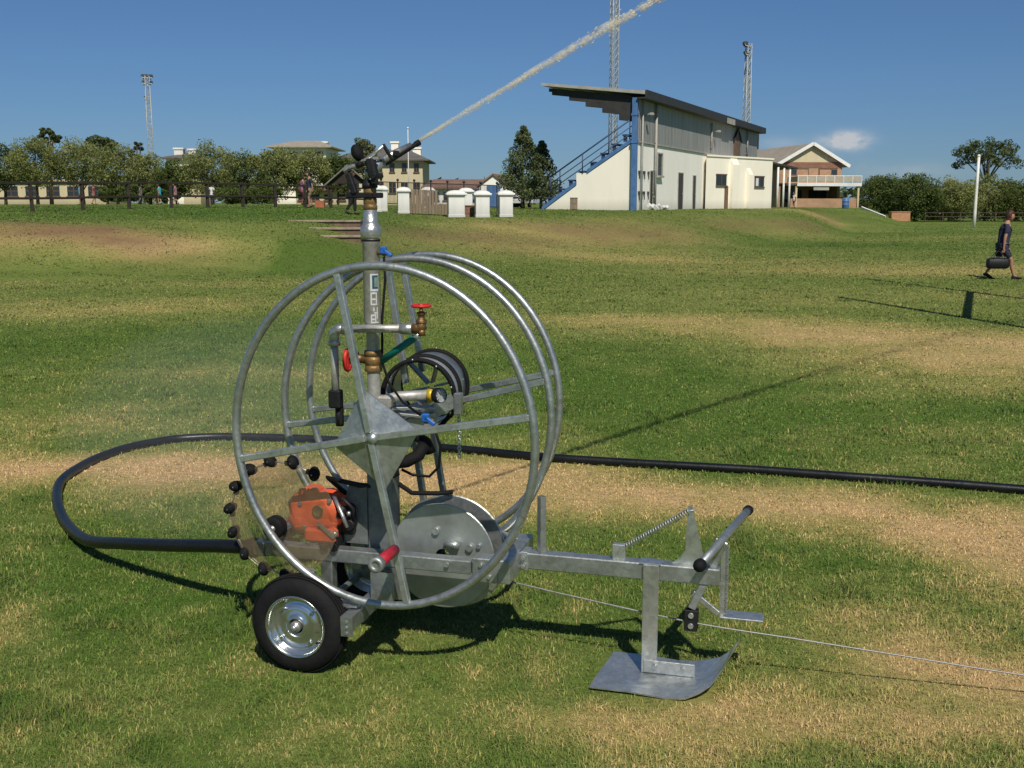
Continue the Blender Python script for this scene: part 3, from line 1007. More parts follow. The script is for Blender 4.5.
# post with spring and fin
c = MB()
c.box((1.216, .4495, .487), (.050, .030, .062), bev=.002)
c.build("spring_anchor", M['galv_light'], db)
c = MB()
A = Vector((1.241, .4495, .510)); B = Vector((1.486, .4495, .672))
d = (B - A); n_ = 26
x = d.cross(Vector((0, 1, 0))).normalized(); y = Vector((0, 1, 0))
hel = [A + d * (i / (n_ * 10)) + (x * math.cos(2 * PI * i / 10) + y * math.sin(2 * PI * i / 10)) * .0095 for i in range(n_ * 10 + 1)]
c.tube(hel, .0034, 5)
c.tube([A - d * .05, A, A + d * .02], .004, 6); c.tube([B - d * .02, B, B + d.normalized() * .03 + Vector((0, 0, -.01))], .004, 6)
c.build("tension_spring", M['galv_dull'], mach)
c = MB()
c.prism([(1.425, .450, .457), (1.548, .450, .457), (1.545, .450, .500), (1.533, .450, .550), (1.498, .450, .690), (1.482, .450, .690), (1.476, .450, .51), (1.455, .450, .48)], (0, .008, 0))
c.build("lever_fin", M['galv_light'], mach)
c = MB()   # cross handle
HB0 = Vector((1.560, .10, .566)); HB1 = Vector((1.690, .90, .571)); HBD = (HB1 - HB0).normalized()
c.cyl(HB0 + HBD * .03, HB1 - HBD * .02, .0165, 16)
hb = c.build("handle_bar", M['galv'], mach)
c = MB()
c.lathe(HB0, HBD, [(.0001, 0), (.014, .002), (.022, .012), (.024, .026), (.022, .042), (.017, .046)], 18)
c.build("end_grip", M['rubber'], hb)
c = MB()
c.lathe(HB1, -HBD, [(.0001, 0), (.016, .001), (.021, .006), (.021, .032), (.017, .036)], 18)
c.build("end_grip", M['rubber'], hb)
c = MB()
c.bar((1.56, .462, .43), (1.617, .452, .565), .05, .02, (0, 1, 0), bev=.003)
c.build("bar_clamp", M['galv'], hb)
# ratchet bar, pedal and strut
c = MB()
c.box((1.622, .455, .405), (.016, .014, .29), bev=.001)
rb = c.build("ratchet_bar", M['galv_light'], mach)
c = MB()
for k in range(15):
    z = .262 + k * .019
    z = .268 + k * .0185
    c.bar((1.630, .452, z), (1.641, .452, z + .011), .012, .006, (0, 1, 0)); c.bar((1.641, .452, z + .010), (1.630, .452, z + .019), .012, .006, (0, 1, 0))
c.build("teeth", M['galv_dull'], rb)
c = MB()
c.box((1.700, .475, .258), (.165, .085, .007), bev=.002)
c.build("pedal", M['galv_light'], mach)
c = MB()
c.bar((1.505, .455, .345), (1.612, .455, .264), .014, .022, bev=.002)
c.build("pedal_strut", M['galv_light'], mach)
c = MB()
c.bar((1.555, .4495, .395), (1.508, .4495, .285), .05, .030, bev=.003)
hang = c.build("cable_hanger", M['galv_dull'], mach)
c = MB()
c.box((1.507, .432, .235), (.052, .010, .085), bev=.002); c.box((1.507, .466, .235), (.052, .010, .085), bev=.002)
cl = c.build("clevis", M['blackpaint'], hang)
c = MB()
for z in (.258, .215): c.cyl((1.507, .475, z), (1.507, .420, z), .011, 8)
c.build_each("bolt", M['galv_light'], hang)
c = MB()
c.lathe((1.507, .449, .235), (0, 1, 0), [(.022, -.012), (.016, -.006), (.016, .006), (.022, .012)], 16)
c.build("roller", M['galv_dull'], hang)


# ---- reel hoops with their spokes
def hoop(name, cu, v, cz, Ru, Rz, r, gusset, hub, ends):
    N = 96
    c = MB()
    c.tube([(cu + Ru * math.cos(2 * PI * k / N), v, cz + Rz * math.sin(2 * PI * k / N)) for k in range(N)], r, 12, closed=True)
    h = c.build(name, M['galv'], mach)
    for ex, ez in ends:
        e = Vector((ex, v, ez))
        o = Vector((hub[0], v, hub[1])); dd = (e - o).normalized()
        for _ in range(40):      # run the spoke out to the hoop
            q = ((e.x - cu) / Ru) ** 2 + ((e.z - cz) / Rz) ** 2
            e = e + dd * (.004 if q < 1 else -.004)
        i0 = .02 if gusset else .125
        c = MB()
        c.bar(o + dd * i0, e - dd * (r * .6), .026, .028, (0, 1, 0), bev=.003)
        c.build("spoke", M['galv_light'] if gusset else M['galv'], h)
        c = MB(); c.sphere(e - dd * (r + .003), .017, 10, 6, (1, .9, 1)); c.build_each("weld", M['galv_light'], h)
    return h


HC = (.312, .10, .968)
near = hoop("reel_hoop", .351, .10, .962, .608, .658, .0165, True, (.312, .968), [(.191, 1.591), (.45, .326), (-.251, .849), (.932, 1.077)])
# re-seat its spokes on the hub, slightly off the hoop's own centre
c = MB()
gp = [(.273, 1.150), (.497, .998), (.358, .762), (.146, .920)]
for i in range(4):
    a, b = gp[i], gp[(i + 1) % 4]
    c.prism([(HC[0], .098, HC[2]), (a[0], .130, a[1]), (b[0], .130, b[1])], (0, .006, 0))
c.build("gusset_plate", M['galv'], near)
c = MB()
c.lathe((HC[0] + .012, .062, HC[2]), (0, 1, 0), [(.0001, .012), (.013, .013), (.016, .018), (.021, .020), (.021, .06)], 16)
c.build("hub_cap", M['galv_light'], near)
c = MB()   # crank handle on the lower spoke
c.cyl((.412, .085, .540), (.412, -.115, .540), .013, 14)
ch = c.build("crank_handle", M['galv_dull'], near)
c = MB()
c.cyl((.412, .075, .540), (.412, -.085, .540), .0215, 16)
c.build("grip", M['redgrip'], ch)
c = MB()
c.lathe((.412, -.118, .540), (0, 1, 0), [(.012, .02), (.012, 0), (.029, 0), (.030, .008), (.030, .030), (.02, .032)], 18)
c.build("collar", M['galv_dull'], ch)
mid = hoop("reel_hoop", .279, .653, .963, .608, .658, .0165, False, (.266, .965), [(.170, 1.61), (.355, .33), (-.325, .875), (.87, 1.125)])
far = hoop("reel_hoop", .235, .995, .963, .608, .658, .0165, False, (.219, .963), [(.106, 1.60), (.325, .33), (-.37, .88), (.83, 1.11)])
# the small drum between the rear hoops
c = MB()
DC = (.315, .62, 1.040)
c.lathe(DC, (-.13, .99, 0), [(.148, .0), (.151, .0), (.151, .315), (.148, .315)], 48, closed=True)
drum = c.build("hose_drum", M['spool'], mach)
c = MB()
for d in (-.01, .115, .30):
    R0 = .150
    c.lathe(DC, (-.13, .99, 0), [(R0 - .004, d), (R0 + .014, d), (R0 + .014, d + .022), (R0 - .004, d + .022)], 48, closed=True)
c.build("drum_rim", M['rubber'], drum)
c = MB()
for k in range(6):
    a = 2 * PI * k / 6 + .25
    c.bar(Vector(DC) + Vector((-.03, .25, 0)) + Vector((math.cos(a), 0, math.sin(a))) * .02, Vector(DC) + Vector((-.03, .25, 0)) + Vector((math.cos(a), 0, math.sin(a))) * .150, .008, .045, (0, 1, 0))
c.build("drum_flange", M['galv_dull'], drum)
c = MB()
for k in range(9):
    a = 2 * PI * k / 9 + .3
    p = Vector(DC) + Vector((math.cos(a) * .158, 0, math.sin(a) * .158))
    c.sphere(p + Vector((-.0, -.012, 0)), .005, 6, 4); c.sphere(p + Vector((-.043, .325, 0)), .005, 6, 4)
c.build("rim_rivets", M['galv_light'], drum)
c = MB()
c.cyl((.30, .10, .975), (.235, 1.03, .965), .022, 14)
c.build("reel_shaft", M['galv_dull'], mach)
# box-section bracket below the drum
c = MB()
c.bar((.34, .50, .955), (.50, .55, 1.045), .012, .06, (0, 0, 1), bev=.002)
c.bar((.26, .44, 1.02), (.43, .50, 1.02), .05, .012, (0, 0, 1), bev=.002)
c.bar((.20, .44, 1.005), (.40, .48, .985), .06, .012, (0, 0, 1), bev=.002)
c.bar((.30, .46, .93), (.44, .50, .965), .012, .07, (0, 0, 1), bev=.002)
c.box((.515, .555, 1.03), (.03, .04, .09), bev=.003)
c.build_each("valve_bracket", M['galv'], mach)
# hanging chain
c = MB()
for k in range(16):
    z = 1.03 - k * .0155
    o = Vector((.502, .60, z)); ex = Vector((1, 0, 0)) if k % 2 else Vector((0, 1, 0))
    c.tube([o + ex * math.cos(2 * PI * j / 10) * .0065 + Vector((0, 0, math.sin(2 * PI * j / 10) * .0125)) for j in range(10)], .0022, 5, closed=True)
c.build("chain", M['galv_light'], mach)

# ---- column, mast and pipework
c = MB()
c.box((.230, .42, .62), (.105, .105, .52), bev=.005)
colm = c.build("mast_column", M['column'], mach)
c = MB()
c.box((.230, .42, .888), (.15, .15, .012), bev=.002)
c.prism([(.03, .36, .455), (.18, .36, .455), (.18, .36, .70), (.10, .36, .70)], (0, .008, 0))
c.build_each("stiffener", M['column'], colm)
mu, mv = .205, .40
c = MB()
c.lathe((mu, mv, .89), (0, 0, 1), [(.027, 0), (.027, .29)], 24)
mast = c.build("mast", M['pipe'], mach)
c = MB()
c.lathe((mu, mv, 1.175), (0, 0, 1), [(.027, 0), (.034, .001), (.036, .004), (.036, .022), (.034, .024), (.034, .030), (.0365, .032), (.0365, .058), (.034, .060), (.034, .066), (.037, .068), (.037, .086), (.030, .088)], 24)
c.build("brass_coupling", M['brass'], mast)
c = MB()
c.lathe((mu, mv, 1.262), (0, 0, 1), [(.027, 0), (.027, .10), (.0345, .115), (.0345, .43), (.036, .432), (.036, .448), (.0345, .45)], 28)
c.build("riser_pipe", M['pipe'], mast)
c = MB()
c.lathe((mu, mv, 1.708), (0, 0, 1), [(.0345, 0), (.038, .002), (.0405, .010), (.042, .022), (.042, .036), (.039, .050), (.032, .058), (.030, .064), (.030, .078), (.027, .082), (.0265, .125)], 28)
c.build("swivel_coupling", M['alu'], mast)
c = MB()
c.lathe((mu, mv, 1.70), (0, 0, 1), [(.0350, 0), (.0372, 0), (.0372, .007), (.0350, .007)], 28, closed=True)
c.build("seal_ring", M['rubber'], mast)
c = MB()
c.lathe((mu, mv, 1.822), (0, 0, 1), [(.024, 0), (.0285, .003), (.0285, .018), (.025, .022), (.027, .026), (.027, .044), (.024, .048), (.026, .052), (.026, .09), (.023, .094)], 24)
c.build("brass_bearing", M['brass'], mast)
# curved paper label wrapped on the pipe, facing the camera and to the right
def arc_patch(c, z0, z1, a0, a1, rad, n=8):
    vs = []; fs = []
    for i in range(n + 1):
        a = a0 + (a1 - a0) * i / n
        for z in (z0, z1): vs.append((mu + rad * math.cos(a), mv + rad * math.sin(a), z))
    for i in range(n): fs.append((2 * i, 2 * i + 2, 2 * i + 3, 2 * i + 1))
    c.add(vs, fs, True)


LA0, LA1 = R(-78), R(-22)
def lab(t): return LA0 + (LA1 - LA0) * t
c = MB(); arc_patch(c, 1.503, 1.572, lab(0), lab(1), .0352)
lb = c.build("label", M['white_label'], mast)
c = MB(); arc_patch(c, 1.512, 1.566, lab(.22), lab(.95), .0355); c.build("emblem", M['label_blue'], lb)
c = MB(); arc_patch(c, 1.520, 1.558, lab(.48), lab(.92), .0358); c.build("emblem_leaf", M['label_green'], lb)
c = MB()
# tall outlined characters running up the pipe (worn, partly unreadable on the photo)
def stroke(z0, z1, t0, t1): arc_patch(c, 1.374 + (z0 - 1.374) * .63, 1.374 + (z1 - 1.374) * .63, lab(t0), lab(t1), .0353, 4)
stroke(1.490, 1.572, .0, .16); stroke(1.490, 1.572, .62, .78); stroke(1.560, 1.572, .18, .60); stroke(1.522, 1.534, .18, .60); stroke(1.490, 1.500, .18, .60)
stroke(1.402, 1.478, .72, .86); stroke(1.452, 1.476, .30, .44); stroke(1.436, 1.446, .42, .70)
stroke(1.378, 1.432, .0, .14); stroke(1.376, 1.434, .50, .64); stroke(1.420, 1.432, .16, .48); stroke(1.395, 1.405, .16, .48); stroke(1.374, 1.384, .0, .95)
c.build("label_lettering", M['white_label'], mast)

# side pipe loop with the two red hand wheels
c = MB()
c.tube([(.060, .345, 1.065), (.060, .345, 1.31)], .016, 14)
c.tube([(.100, .345, 1.352), (.385, .345, 1.361)], .0165, 14)
sp = c.build("side_pipe", M['pipe'], mach)
c = MB()
c.tube([(.060, .345, 1.285), (.060, .345, 1.325), (.064, .345, 1.340), (.078, .345, 1.350), (.115, .345, 1.352)], [.021, .021, .021, .021, .021], 14)
c.lathe((.060, .345, 1.283), (0, 0, 1), [(.0, 0), (.025, .0), (.025, .018), (.02, .02)], 16)
c.lathe((.118, .345, 1.352), (-1, 0, 0), [(.0, 0), (.025, .0), (.025, .018), (.02, .02)], 16)
c.lathe((.345, .345, 1.360), (1, 0, 0), [(.017, 0), (.0225, .002), (.0225, .05), (.017, .054)], 16)
c.build_each("elbow", M['alu'], sp)
c = MB()
c.tube([(.395, .345, 1.361), (.420, .345, 1.361), (.434, .345, 1.370), (.434, .345, 1.395)], [.020, .021, .022, .018], 14)
c.lathe((.434, .345, 1.385), (0, 0, 1), [(.022, 0), (.022, .012), (.015, .016), (.013, .03), (.017, .032), (.017, .042), (.008, .046), (.006, .062)], 14)
c.cyl((.434, .345, 1.36), (.434, .345, 1.335), .016, 12)
gv = c.build("gate_valve", M['bronze'], sp)
c = MB()
c.tube([(.434 + .034 * math.cos(2 * PI * k / 20), .345 + .034 * math.sin(2 * PI * k / 20), 1.452) for k in range(20)], .0065, 8, closed=True)
c.bar((.402, .345, 1.452), (.466, .345, 1.452), .010, .008); c.bar((.434, .313, 1.452), (.434, .377, 1.452), .010, .008)
c.lathe((.434, .345, 1.443), (0, 0, 1), [(.0001, 0), (.012, 0), (.012, .018), (.0001, .018)], 10)
c.build("hand_wheel", M['redplastic'], gv if False else sp)
c = MB()
c.tube([(.255, .37, 1.225), (.405, .345, 1.325)], .0145, 14)
tp = c.build("teal_pipe", M['teal'], mach)
c = MB()
c.tube([(.402, .345, 1.322), (.428, .345, 1.342)], .012, 10)
c.build("hose_tail", M['galv_light'], tp)
c = MB()
c.tube([(mu - .03, .39, 1.225), (.125, .37, 1.232)], .018, 12)
c.lathe((.150, .375, 1.232), (-1, 0, 0), [(.020, 0), (.026, .004), (.026, .02), (.012, .026), (.010, .04)], 12)
dv = c.build("drain_valve", M['bronze'], mach)
c = MB()
o = Vector((.112, .368, 1.222))
c.tube([o + Vector((0, .030 * math.cos(2 * PI * k / 18), .040 * math.sin(2 * PI * k / 18))) + Vector((-.006, 0, 0)) for k in range(18)], .0095, 8, closed=True)
c.bar(o + Vector((-.006, 0, -.038)), o + Vector((-.006, 0, .038)), .016, .012)
c.build("hand_wheel", M['redplastic'], dv)
# clamp on the side pipe's foot
c = MB()
c.box((.060, .345, 1.065), (.050, .045, .075), bev=.006); c.box((.068, .36, .99), (.030, .03, .075), bev=.006)
c.cyl((.068, .36, 1.03), (.068, .36, .95), .017, 10)
c.build("pipe_clamp", M['blackpaint'], mach)
# elbow from the mast foot to the pressure gauge
c = MB()
c.tube([(mu, mv, 1.02), (mu + .035, mv + .005, 1.055), (.30, .425, 1.072), (.43, .44, 1.082)], .021, 14)
c.box((.245, .41, 1.05), (.07, .05, .05), bev=.008)
gp_ = c.build("gauge_pipe", M['pipe'], mach)
c = MB()
c.lathe((.425, .44, 1.082), (1, .02, .05), [(.02, 0), (.0285, .001), (.0285, .022), (.02, .024)], 8)
c.build("yellow_nut", M['yellow'], gp_)
c = MB()
gd = Vector((.86, -.48, .12)).normalized()
go = Vector((.478, .428, 1.084))
c.lathe(go, gd, [(.0001, -.022), (.029, -.022), (.031, -.018), (.031, .008), (.029, .012), (.029, .006)], 28)
c.cyl(go - gd * .02, (.44, .44, 1.08), .012, 10)
pg = c.build("pressure_gauge", M['blackpaint'], mach)
c = MB(); c.lathe(go, gd, [(.0001, .007), (.0285, .007)], 28); c.build("dial", M['dial'], pg)
c = MB()
nx_ = gd.cross(Vector((0, 0, 1))).normalized(); ny_ = nx_.cross(gd)
for k in range(9):
    a = R(-45 + 270 / 8 * k)
    c.bar(go + gd * .0085 + (nx_ * math.cos(a) + ny_ * math.sin(a)) * .019, go + gd * .0085 + (nx_ * math.cos(a) + ny_ * math.sin(a)) * .025, .0022, .001, gd)
c.bar(go + gd * .009, go + gd * .009 + (nx_ * .6 + ny_ * .8) * .024, .003, .001, gd)
c.build("pointer", M['blackpaint'], pg)
# blue valves
def blue_valve(p, s, d):
    p = Vector(p); d = Vector(d).normalized()
    c = MB(); c.tube([p - d * .03 * s, p + d * .005], .009 * s, 8); c.sphere(p, .014 * s, 10, 6)
    b = c.build("ball_valve", M['brass'], mach)
    c = MB(); c.bar(p + Vector((0, -.012, .012)) * s, p + Vector((.035, -.012, -.012)) * s, .018 * s, .014 * s, bev=.003); c.box(p + Vector((0, -.010, .010)) * s, (.026 * s, .022 * s, .030 * s), bev=.004)
    c.build("valve_lever", M['blue'], b)
blue_valve((.43, .40, .985), 1.15, (-1, .2, .1))
blue_valve((mu + .062, mv - .012, 1.655), 1.0, (1, 0, 0))
# thin black control tubes
c = MB()
c.tube([(mu + .060, .385, 1.64), (mu + .066, .38, 1.55), (mu + .052, .375, 1.40), (mu + .050, .37, 1.22), (mu + .08, .36, 1.14), (.34, .37, 1.06), (.41, .39, 1.005)], .0055, 8)
c.tube([(.455, .42, .95), (.475, .44, .87), (.46, .46, .78), (.41, .48, .73), (.34, .47, .735), (.30, .45, .76)], .006, 8)
c.tube([(.29, .44, .70), (.34, .46, .66), (.44, .50, .655), (.50, .52, .66)], .010, 8)
c.build("control_tube", M['rubber'], mach)
c = MB()
c.tube([(.255, .42, .79), (.33, .43, .80), (.375, .45, .825), (.395, .47, .87)], .026, 12)
c.tube([(.31, .46, .92), (.355, .47, .905), (.40, .48, .875), (.415, .49, .83)], .022, 10)
c.tube([(.245, .40, .745), (.29, .42, .77)], .030, 12)
c.build("rubber_elbow", M['rubber'], mach)

# ---- sprinkler gun
gu, gv_, gz = mu, mv, 1.92
gun = MB()
gun.lathe((gu, gv_, 1.908), (0, 0, 1), [(.026, 0), (.031, .002), (.031, .016), (.026, .02), (.022, .034)], 20)
gun = gun.build("sprinkler_gun", M['blackpaint'], mach)
baz = R(56.2) + 0.0          # the jet leaves to the right and away
# direction of the barrel in local axes
wd = Vector((math.sin(baz) * math.cos(R(28.8)), math.cos(baz) * math.cos(R(28.8)), math.sin(R(28.8))))
rotm = Matrix.Rotation(ANG, 3, 'Z')
bd_ = (rotm @ wd).normalized()
piv = Vector((gu, gv_, 1.975))
tip = piv + bd_ * .255
side = bd_.cross(Vector((0, 0, 1))).normalized(); upb = side.cross(bd_)
c = MB()
c.tube([Vector((gu, gv_, 1.945)), Vector((gu, gv_, 1.968)), piv + bd_ * .03, piv + bd_ * .07], [.021, .022, .021, .018], 16)
c.tube([piv + bd_ * .06 + upb * .008, piv + bd_ * .14 + upb * .008, piv + bd_ * .215 + upb * .004], [.017, .0135, .009], 14)  # sunlit top of the barrel built in as a silver tube over black
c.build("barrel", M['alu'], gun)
c = MB()
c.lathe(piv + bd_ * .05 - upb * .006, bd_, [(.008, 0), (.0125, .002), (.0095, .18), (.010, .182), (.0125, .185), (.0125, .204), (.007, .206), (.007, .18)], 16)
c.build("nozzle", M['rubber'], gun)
c = MB()
c.box(Vector((.228, gv_ - .03, 1.985)), (.036, .04, .075), Euler((0, R(-12), 0)).to_matrix(), bev=.008)
c.box(Vector((.238, gv_ - .03, 1.945)), (.024, .03, .05), bev=.006)
c.cyl((.240, gv_ - .055, 1.955), (.240, gv_ + .03, 1.955), .012, 12)
c.build("gear_housing", M['blackpaint'], gun)
c = MB()  # long swing arm, rear low to front high
arm = [(.108, .37, 1.972), (.112, .37, 1.976), (.118, .372, 1.981), (.127, .375, 1.987), (.165, .38, 1.998), (.198, .38, 2.015), (.237, .385, 2.044), (.272, .385, 2.070)]
c.tube([Vector(p) for p in arm], [.006, .0075, .009, .010, .0105, .009, .007, .006], 10)
c.bar((.175, .375, 2.012), (.25, .38, 2.022), .022, .010, bev=.002)
c.build("swing_arm", M['alu'], gun)
c = MB()
c.sphere((.168, .37, 2.044), .029, 14, 10, (.82, .9, 1.20), Euler((0, R(-22), 0)).to_matrix())
c.cyl((.172, .37, 2.005), (.180, .37, 1.99), .016, 12)
c.build("counterweight", M['rubber'], gun)
c = MB()
c.bar((.126, .37, 1.965), (.155, .37, 1.885), .026, .022, (1, 0, 0), bev=.004)
c.box((.170, .395, 1.880), (.11, .06, .022), bev=.004)
c.box((.238, .40, 1.880), (.030, .05, .022), bev=.004)
c.build("stop_lever", M['blackpaint'], gun)
c = MB()
c.bar((.270, .385, 2.076), (.305, .395, 2.016), .010, .014, (1, 0, 0), bev=.003)
c.box((.320, .395, 2.040), (.024, .02, .024), bev=.006)
c.bar((.300, .395, 2.018), (.325, .395, 2.036), .010, .012, bev=.003)
c.build("deflector", M['blackpaint'], gun)

# ---- winch drum
c = MB()
WC = Vector((.480, .435, .408))
c.lathe(WC, (0, 1, 0), [(.03, 0), (.220, 0), (.224, .003), (.220, .006), (.03, .006)], 64, smooth=False)
wd_ = c.build("winch_drum", M['spool'], mach)
c = MB()
c.lathe(WC + Vector((.004, .10, -.01)), (0, 1, 0), [(.03, 0), (.240, 0), (.245, .003), (.240, .006), (.03, .006)], 64, smooth=False)
c.build("flange", M['galv'], wd_)
c = MB()
c.lathe(WC + Vector((0, .006, 0)), (0, 1, 0), [(.11, 0), (.11, .094)], 40)
c.build("drum_barrel", M['galv_dull'], wd_)
c = MB()
c.lathe(WC + Vector((0, .013, 0)), (0, 1, 0), [(.111, 0), (.140, .004), (.144, .04), (.140, .082), (.111, .086)], 40)
c.build("cable_winding", M['galv_dull'], wd_)
c = MB()
for x, z in ((.455, .515), (.60, .455)):
    c.cyl((x, .436, z), (x, .418, z), .015, 12)
c.tube([(.50, .425, .458), (.515, .415, .470), (.54, .41, .468), (.56, .412, .460)], [.014, .016, .015, .011], 10)
c.cyl((.640, .434, .465), (.640, .42, .465), .010, 8); c.cyl((.56, .262, .435), (.56, .25, .435), .010, 8)
c.build_each("bolt", M['galv_light'], wd_)

# ---- water wheel in its clear cover, engine, pulley
TC = Vector((-.130, .215, .580))
c = MB()
c.lathe(TC, (0, 1, 0), [(.0001, 0), (.238, 0), (.240, .002), (.238, .004), (.0001, .004)], 64, smooth=False)
tw = c.build("turbine_guard", M['acrylic'], mach)
for k in range(2, 12):
    a = R(6 + 24 * k)
    p = TC + Vector((math.cos(a), 0, math.sin(a))) * .243
    c = MB()
    q = Matrix.Rotation(-(a + R(35)), 3, 'Y')
    c.sphere(p + Vector((0, .01, 0)), .030, 12, 8, (1.05, .95, .74), q)
    t_ = Vector((-math.sin(a), 0, math.cos(a)))
    c.bar(p + Vector((0, .012, 0)) - t_ * .012, p + Vector((0, .012, 0)) + t_ * .034 + Vector((math.cos(a), 0, math.sin(a))) * -.014, .020, .016, (0, 1, 0), bev=.002)
    c.build("turbine_cup", M['rubber'], tw)
c = MB()
for k in range(2, 11):
    a = R(6 + 24 * k); b = R(6 + 24 * k + 24)
    p = TC + Vector((math.cos(a), .04, math.sin(a))) * .243; q = TC + Vector((math.cos(b), .04, math.sin(b))) * .243
    c.tube([p, (p + q) / 2 * 1.0 + (TC - (p + q) / 2) * .02, q], .0032, 5)
    c.sphere(p + Vector((0, -.022, 0)), .0065, 8, 5)
c.build("cup_wire", M['galv_light'], tw)
c = MB()
c.box((-.045, .36, .585), (.215, .14, .165), Euler((0, R(-8), 0)).to_matrix(), bev=.04)
c.box((-.055, .35, .67), (.07, .08, .04), bev=.012)
c.box((.0, .30, .50), (.14, .05, .06), bev=.014)
c.sphere((.02, .36, .60), .085, 16, 12, (1.0, .9, .95)); c.sphere((-.10, .34, .55), .06, 14, 10, (1, .9, 1))
eng = c.build("engine", M['orange'], mach)
c = MB()
c.tube([(-.085, .285, .665), (-.080, .285, .690), (-.062, .285, .694), (-.056, .285, .67)], .007, 8)
c.build("lifting_eye", M['orange'], eng)
c = MB()
c.lathe((-.005, .278, .605), (0, 1, 0), [(.0001, .004), (.018, .004), (.021, 0), (.024, .0), (.024, .03)], 20)
c.build("shaft_cover", M['bronze'], eng)
c = MB()
for x, z in ((-.085, .63), (.045, .65), (.05, .52), (-.07, .53)): c.cyl((x, .296, z), (x, .28, z), .009, 6)
c.bar((.0, .27, .56), (.07, .27, .50), .012, .010, (0, 1, 0))
c.build_each("bolt", M['galv_dull'], eng)
c = MB()
c.lathe((-.150, .165, .553), (0, 1, 0), [(.012, -.006), (.040, -.006), (.046, .0), (.046, .012), (.038, .02), (.046, .028), (.046, .04), (.01, .042)], 28)
pu = c.build("pulley", M['rubber'], mach)
c = MB()
c.lathe((-.150, .152, .553), (0, 1, 0), [(.0001, 0), (.009, 0), (.010, .004), (.015, .006), (.015, .02)], 12)
c.cyl((-.150, .17, .553), (-.150, .34, .553), .010, 10)
c.build("shaft", M['alu'], pu)
c = MB()  # dark machinery right of the engine
c.tube([(.08, .38, .66), (.02, .33, .735), (.15, .36, .705), (.20, .38, .70)], .011, 8)
c.box((.10, .38, .56), (.06, .10, .13), bev=.012); c.cyl((.08, .30, .60), (.08, .40, .60), .026, 14); c.cyl((.115, .31, .545), (.115, .40, .545), .022, 14)
c.tube([(.06, .32, .64), (.10, .30, .66), (.14, .31, .62), (.13, .33, .56)], .008, 8)
c.box((.03, .33, .475), (.09, .08, .04), bev=.006); c.cyl((.03, .265, .465), (.03, .25, .465), .018, 10); c.cyl((.075, .265, .465), (.075, .25, .465), .018, 10)
c.build_each("gear_case", M['blackpaint'], mach)
c = MB()
c.tube([(.06, .30, .67), (.11, .27, .60), (.13, .27, .55)], .008, 8); c.sphere((.095, .285, .615), .012, 8, 6)
c.sphere((.07, .28, .515), .014, 8, 6); c.sphere((.125, .30, .60), .010, 8, 6)
c.build_each("linkage", M['galv_light'], mach)
c = MB()
c.tube([(-.235, .28, .48), (-.20, .26, .50), (-.17, .26, .525)], .014, 10); c.cyl((-.246, .285, .474), (-.232, .279, .482), .018, 12)
c.build("drain_pipe", M['galv_dull'], mach)
c = MB()
c.box((.02, .16, .37), (.03, .03, .05), bev=.004); c.cyl((.02, .14, .375), (.02, .12, .375), .012, 8); c.box((-.02, .20, .36), (.06, .04, .05), bev=.008); c.cyl((.09, .12, .30), (.13, .12, .30), .012, 8)
c.build_each("brake_linkage", M['galv_dull'], mach)
# hose inlet on the frame's tail
c = MB()
c.tube([(-.46, .50, .345), (-.36, .50, .35), (-.28, .46, .385), (-.18, .42, .40)], [.036, .036, .034, .034], 14)
c.lathe((-.44, .50, .347), (1, 0, 0), [(.036, 0), (.044, .002), (.044, .03), (.036, .032)], 16)
c.build("hose_inlet", M['blackpaint'], mach)


# ================================================================== hose, cable, water
def loc2w(p):
    p = Vector(p); q = Matrix.Rotation(-ANG, 3, 'Z') @ p
    return Vector((OX + q.x, OY + q.y, q.z))


def spline(pts, n=8):
    P = [Vector(p) for p in pts]; P = [P[0] * 2 - P[1]] + P + [P[-1] * 2 - P[-2]]
    out = []
    for i in range(1, len(P) - 2):
        a, b, c_, d = P[i - 1:i + 3]
        for k in range(n):
            t = k / n
            out.append(.5 * ((2 * b) + (c_ - a) * t + (2 * a - 5 * b + 4 * c_ - d) * t * t + (3 * b - a - 3 * c_ + d) * t ** 3))
    out.append(P[-2]); return out


h0 = loc2w((-.46, .50, .345)); h1 = loc2w((-.62, .54, .325))
hp = [h0, h1, (-1.63, 5.02, .25), (-1.95, 5.30, .17), (-2.25, 5.62, .085), (-2.53, 6.05, .04), (-2.76, 6.48, .032), (-2.92, 6.86, .03), (-2.995, 7.12, .03), (-3.02, 7.40, .03), (-3.0, 7.75, .03), (-2.90, 8.10, .03), (-2.70, 8.36, .03), (-2.52, 8.46, .03), (-2.2, 8.50, .03), (-1.6, 8.42, .03), (-1.0, 8.27, .03), (-.38, 8.05, .03), (.01, 7.88, .03), (.38, 7.74, .03), (1.05, 7.56, .03), (1.7, 7.40, .03), (2.28, 7.21, .03), (2.8, 7.05, .03), (3.3, 6.87, .03), (4.2, 6.55, .03), (5.6, 6.1, .03), (8, 5.5, .03), (12, 4.8, .03)]
c = MB()
c.tube(spline(hp, 8), .031, 14)
hose = c.build("supply_hose", M['hose'])
tag(hose, "thick black plastic water hose looping left over the lawn and running behind the machine", "hose")

c = MB()
cp = [loc2w((.62, .48, .32)), loc2w((.80, .46, .310)), loc2w((1.0, .452, .285)), loc2w((1.507, .449, .222)), loc2w((1.507, .449, .222)).lerp(Vector((1.92, 3.90, .10)), .33), loc2w((1.507, .449, .222)).lerp(Vector((1.92, 3.90, .10)), .66), (1.92, 3.90, .10), (2.9, 3.72, .022), (4, 3.52, .015), (6, 3.16, .015)]
c.tube(spline(cp, 8), .0036, 8)
cab = c.build("winch_cable", M['cable'])
tag(cab, "thin steel winch cable running under the drawbar and out across the grass to the right", "cable")

# the jet: a ballistic rope of water breaking up into clots and drops
tipw = loc2w(tip)
V0 = 23.0
vel = wd * V0


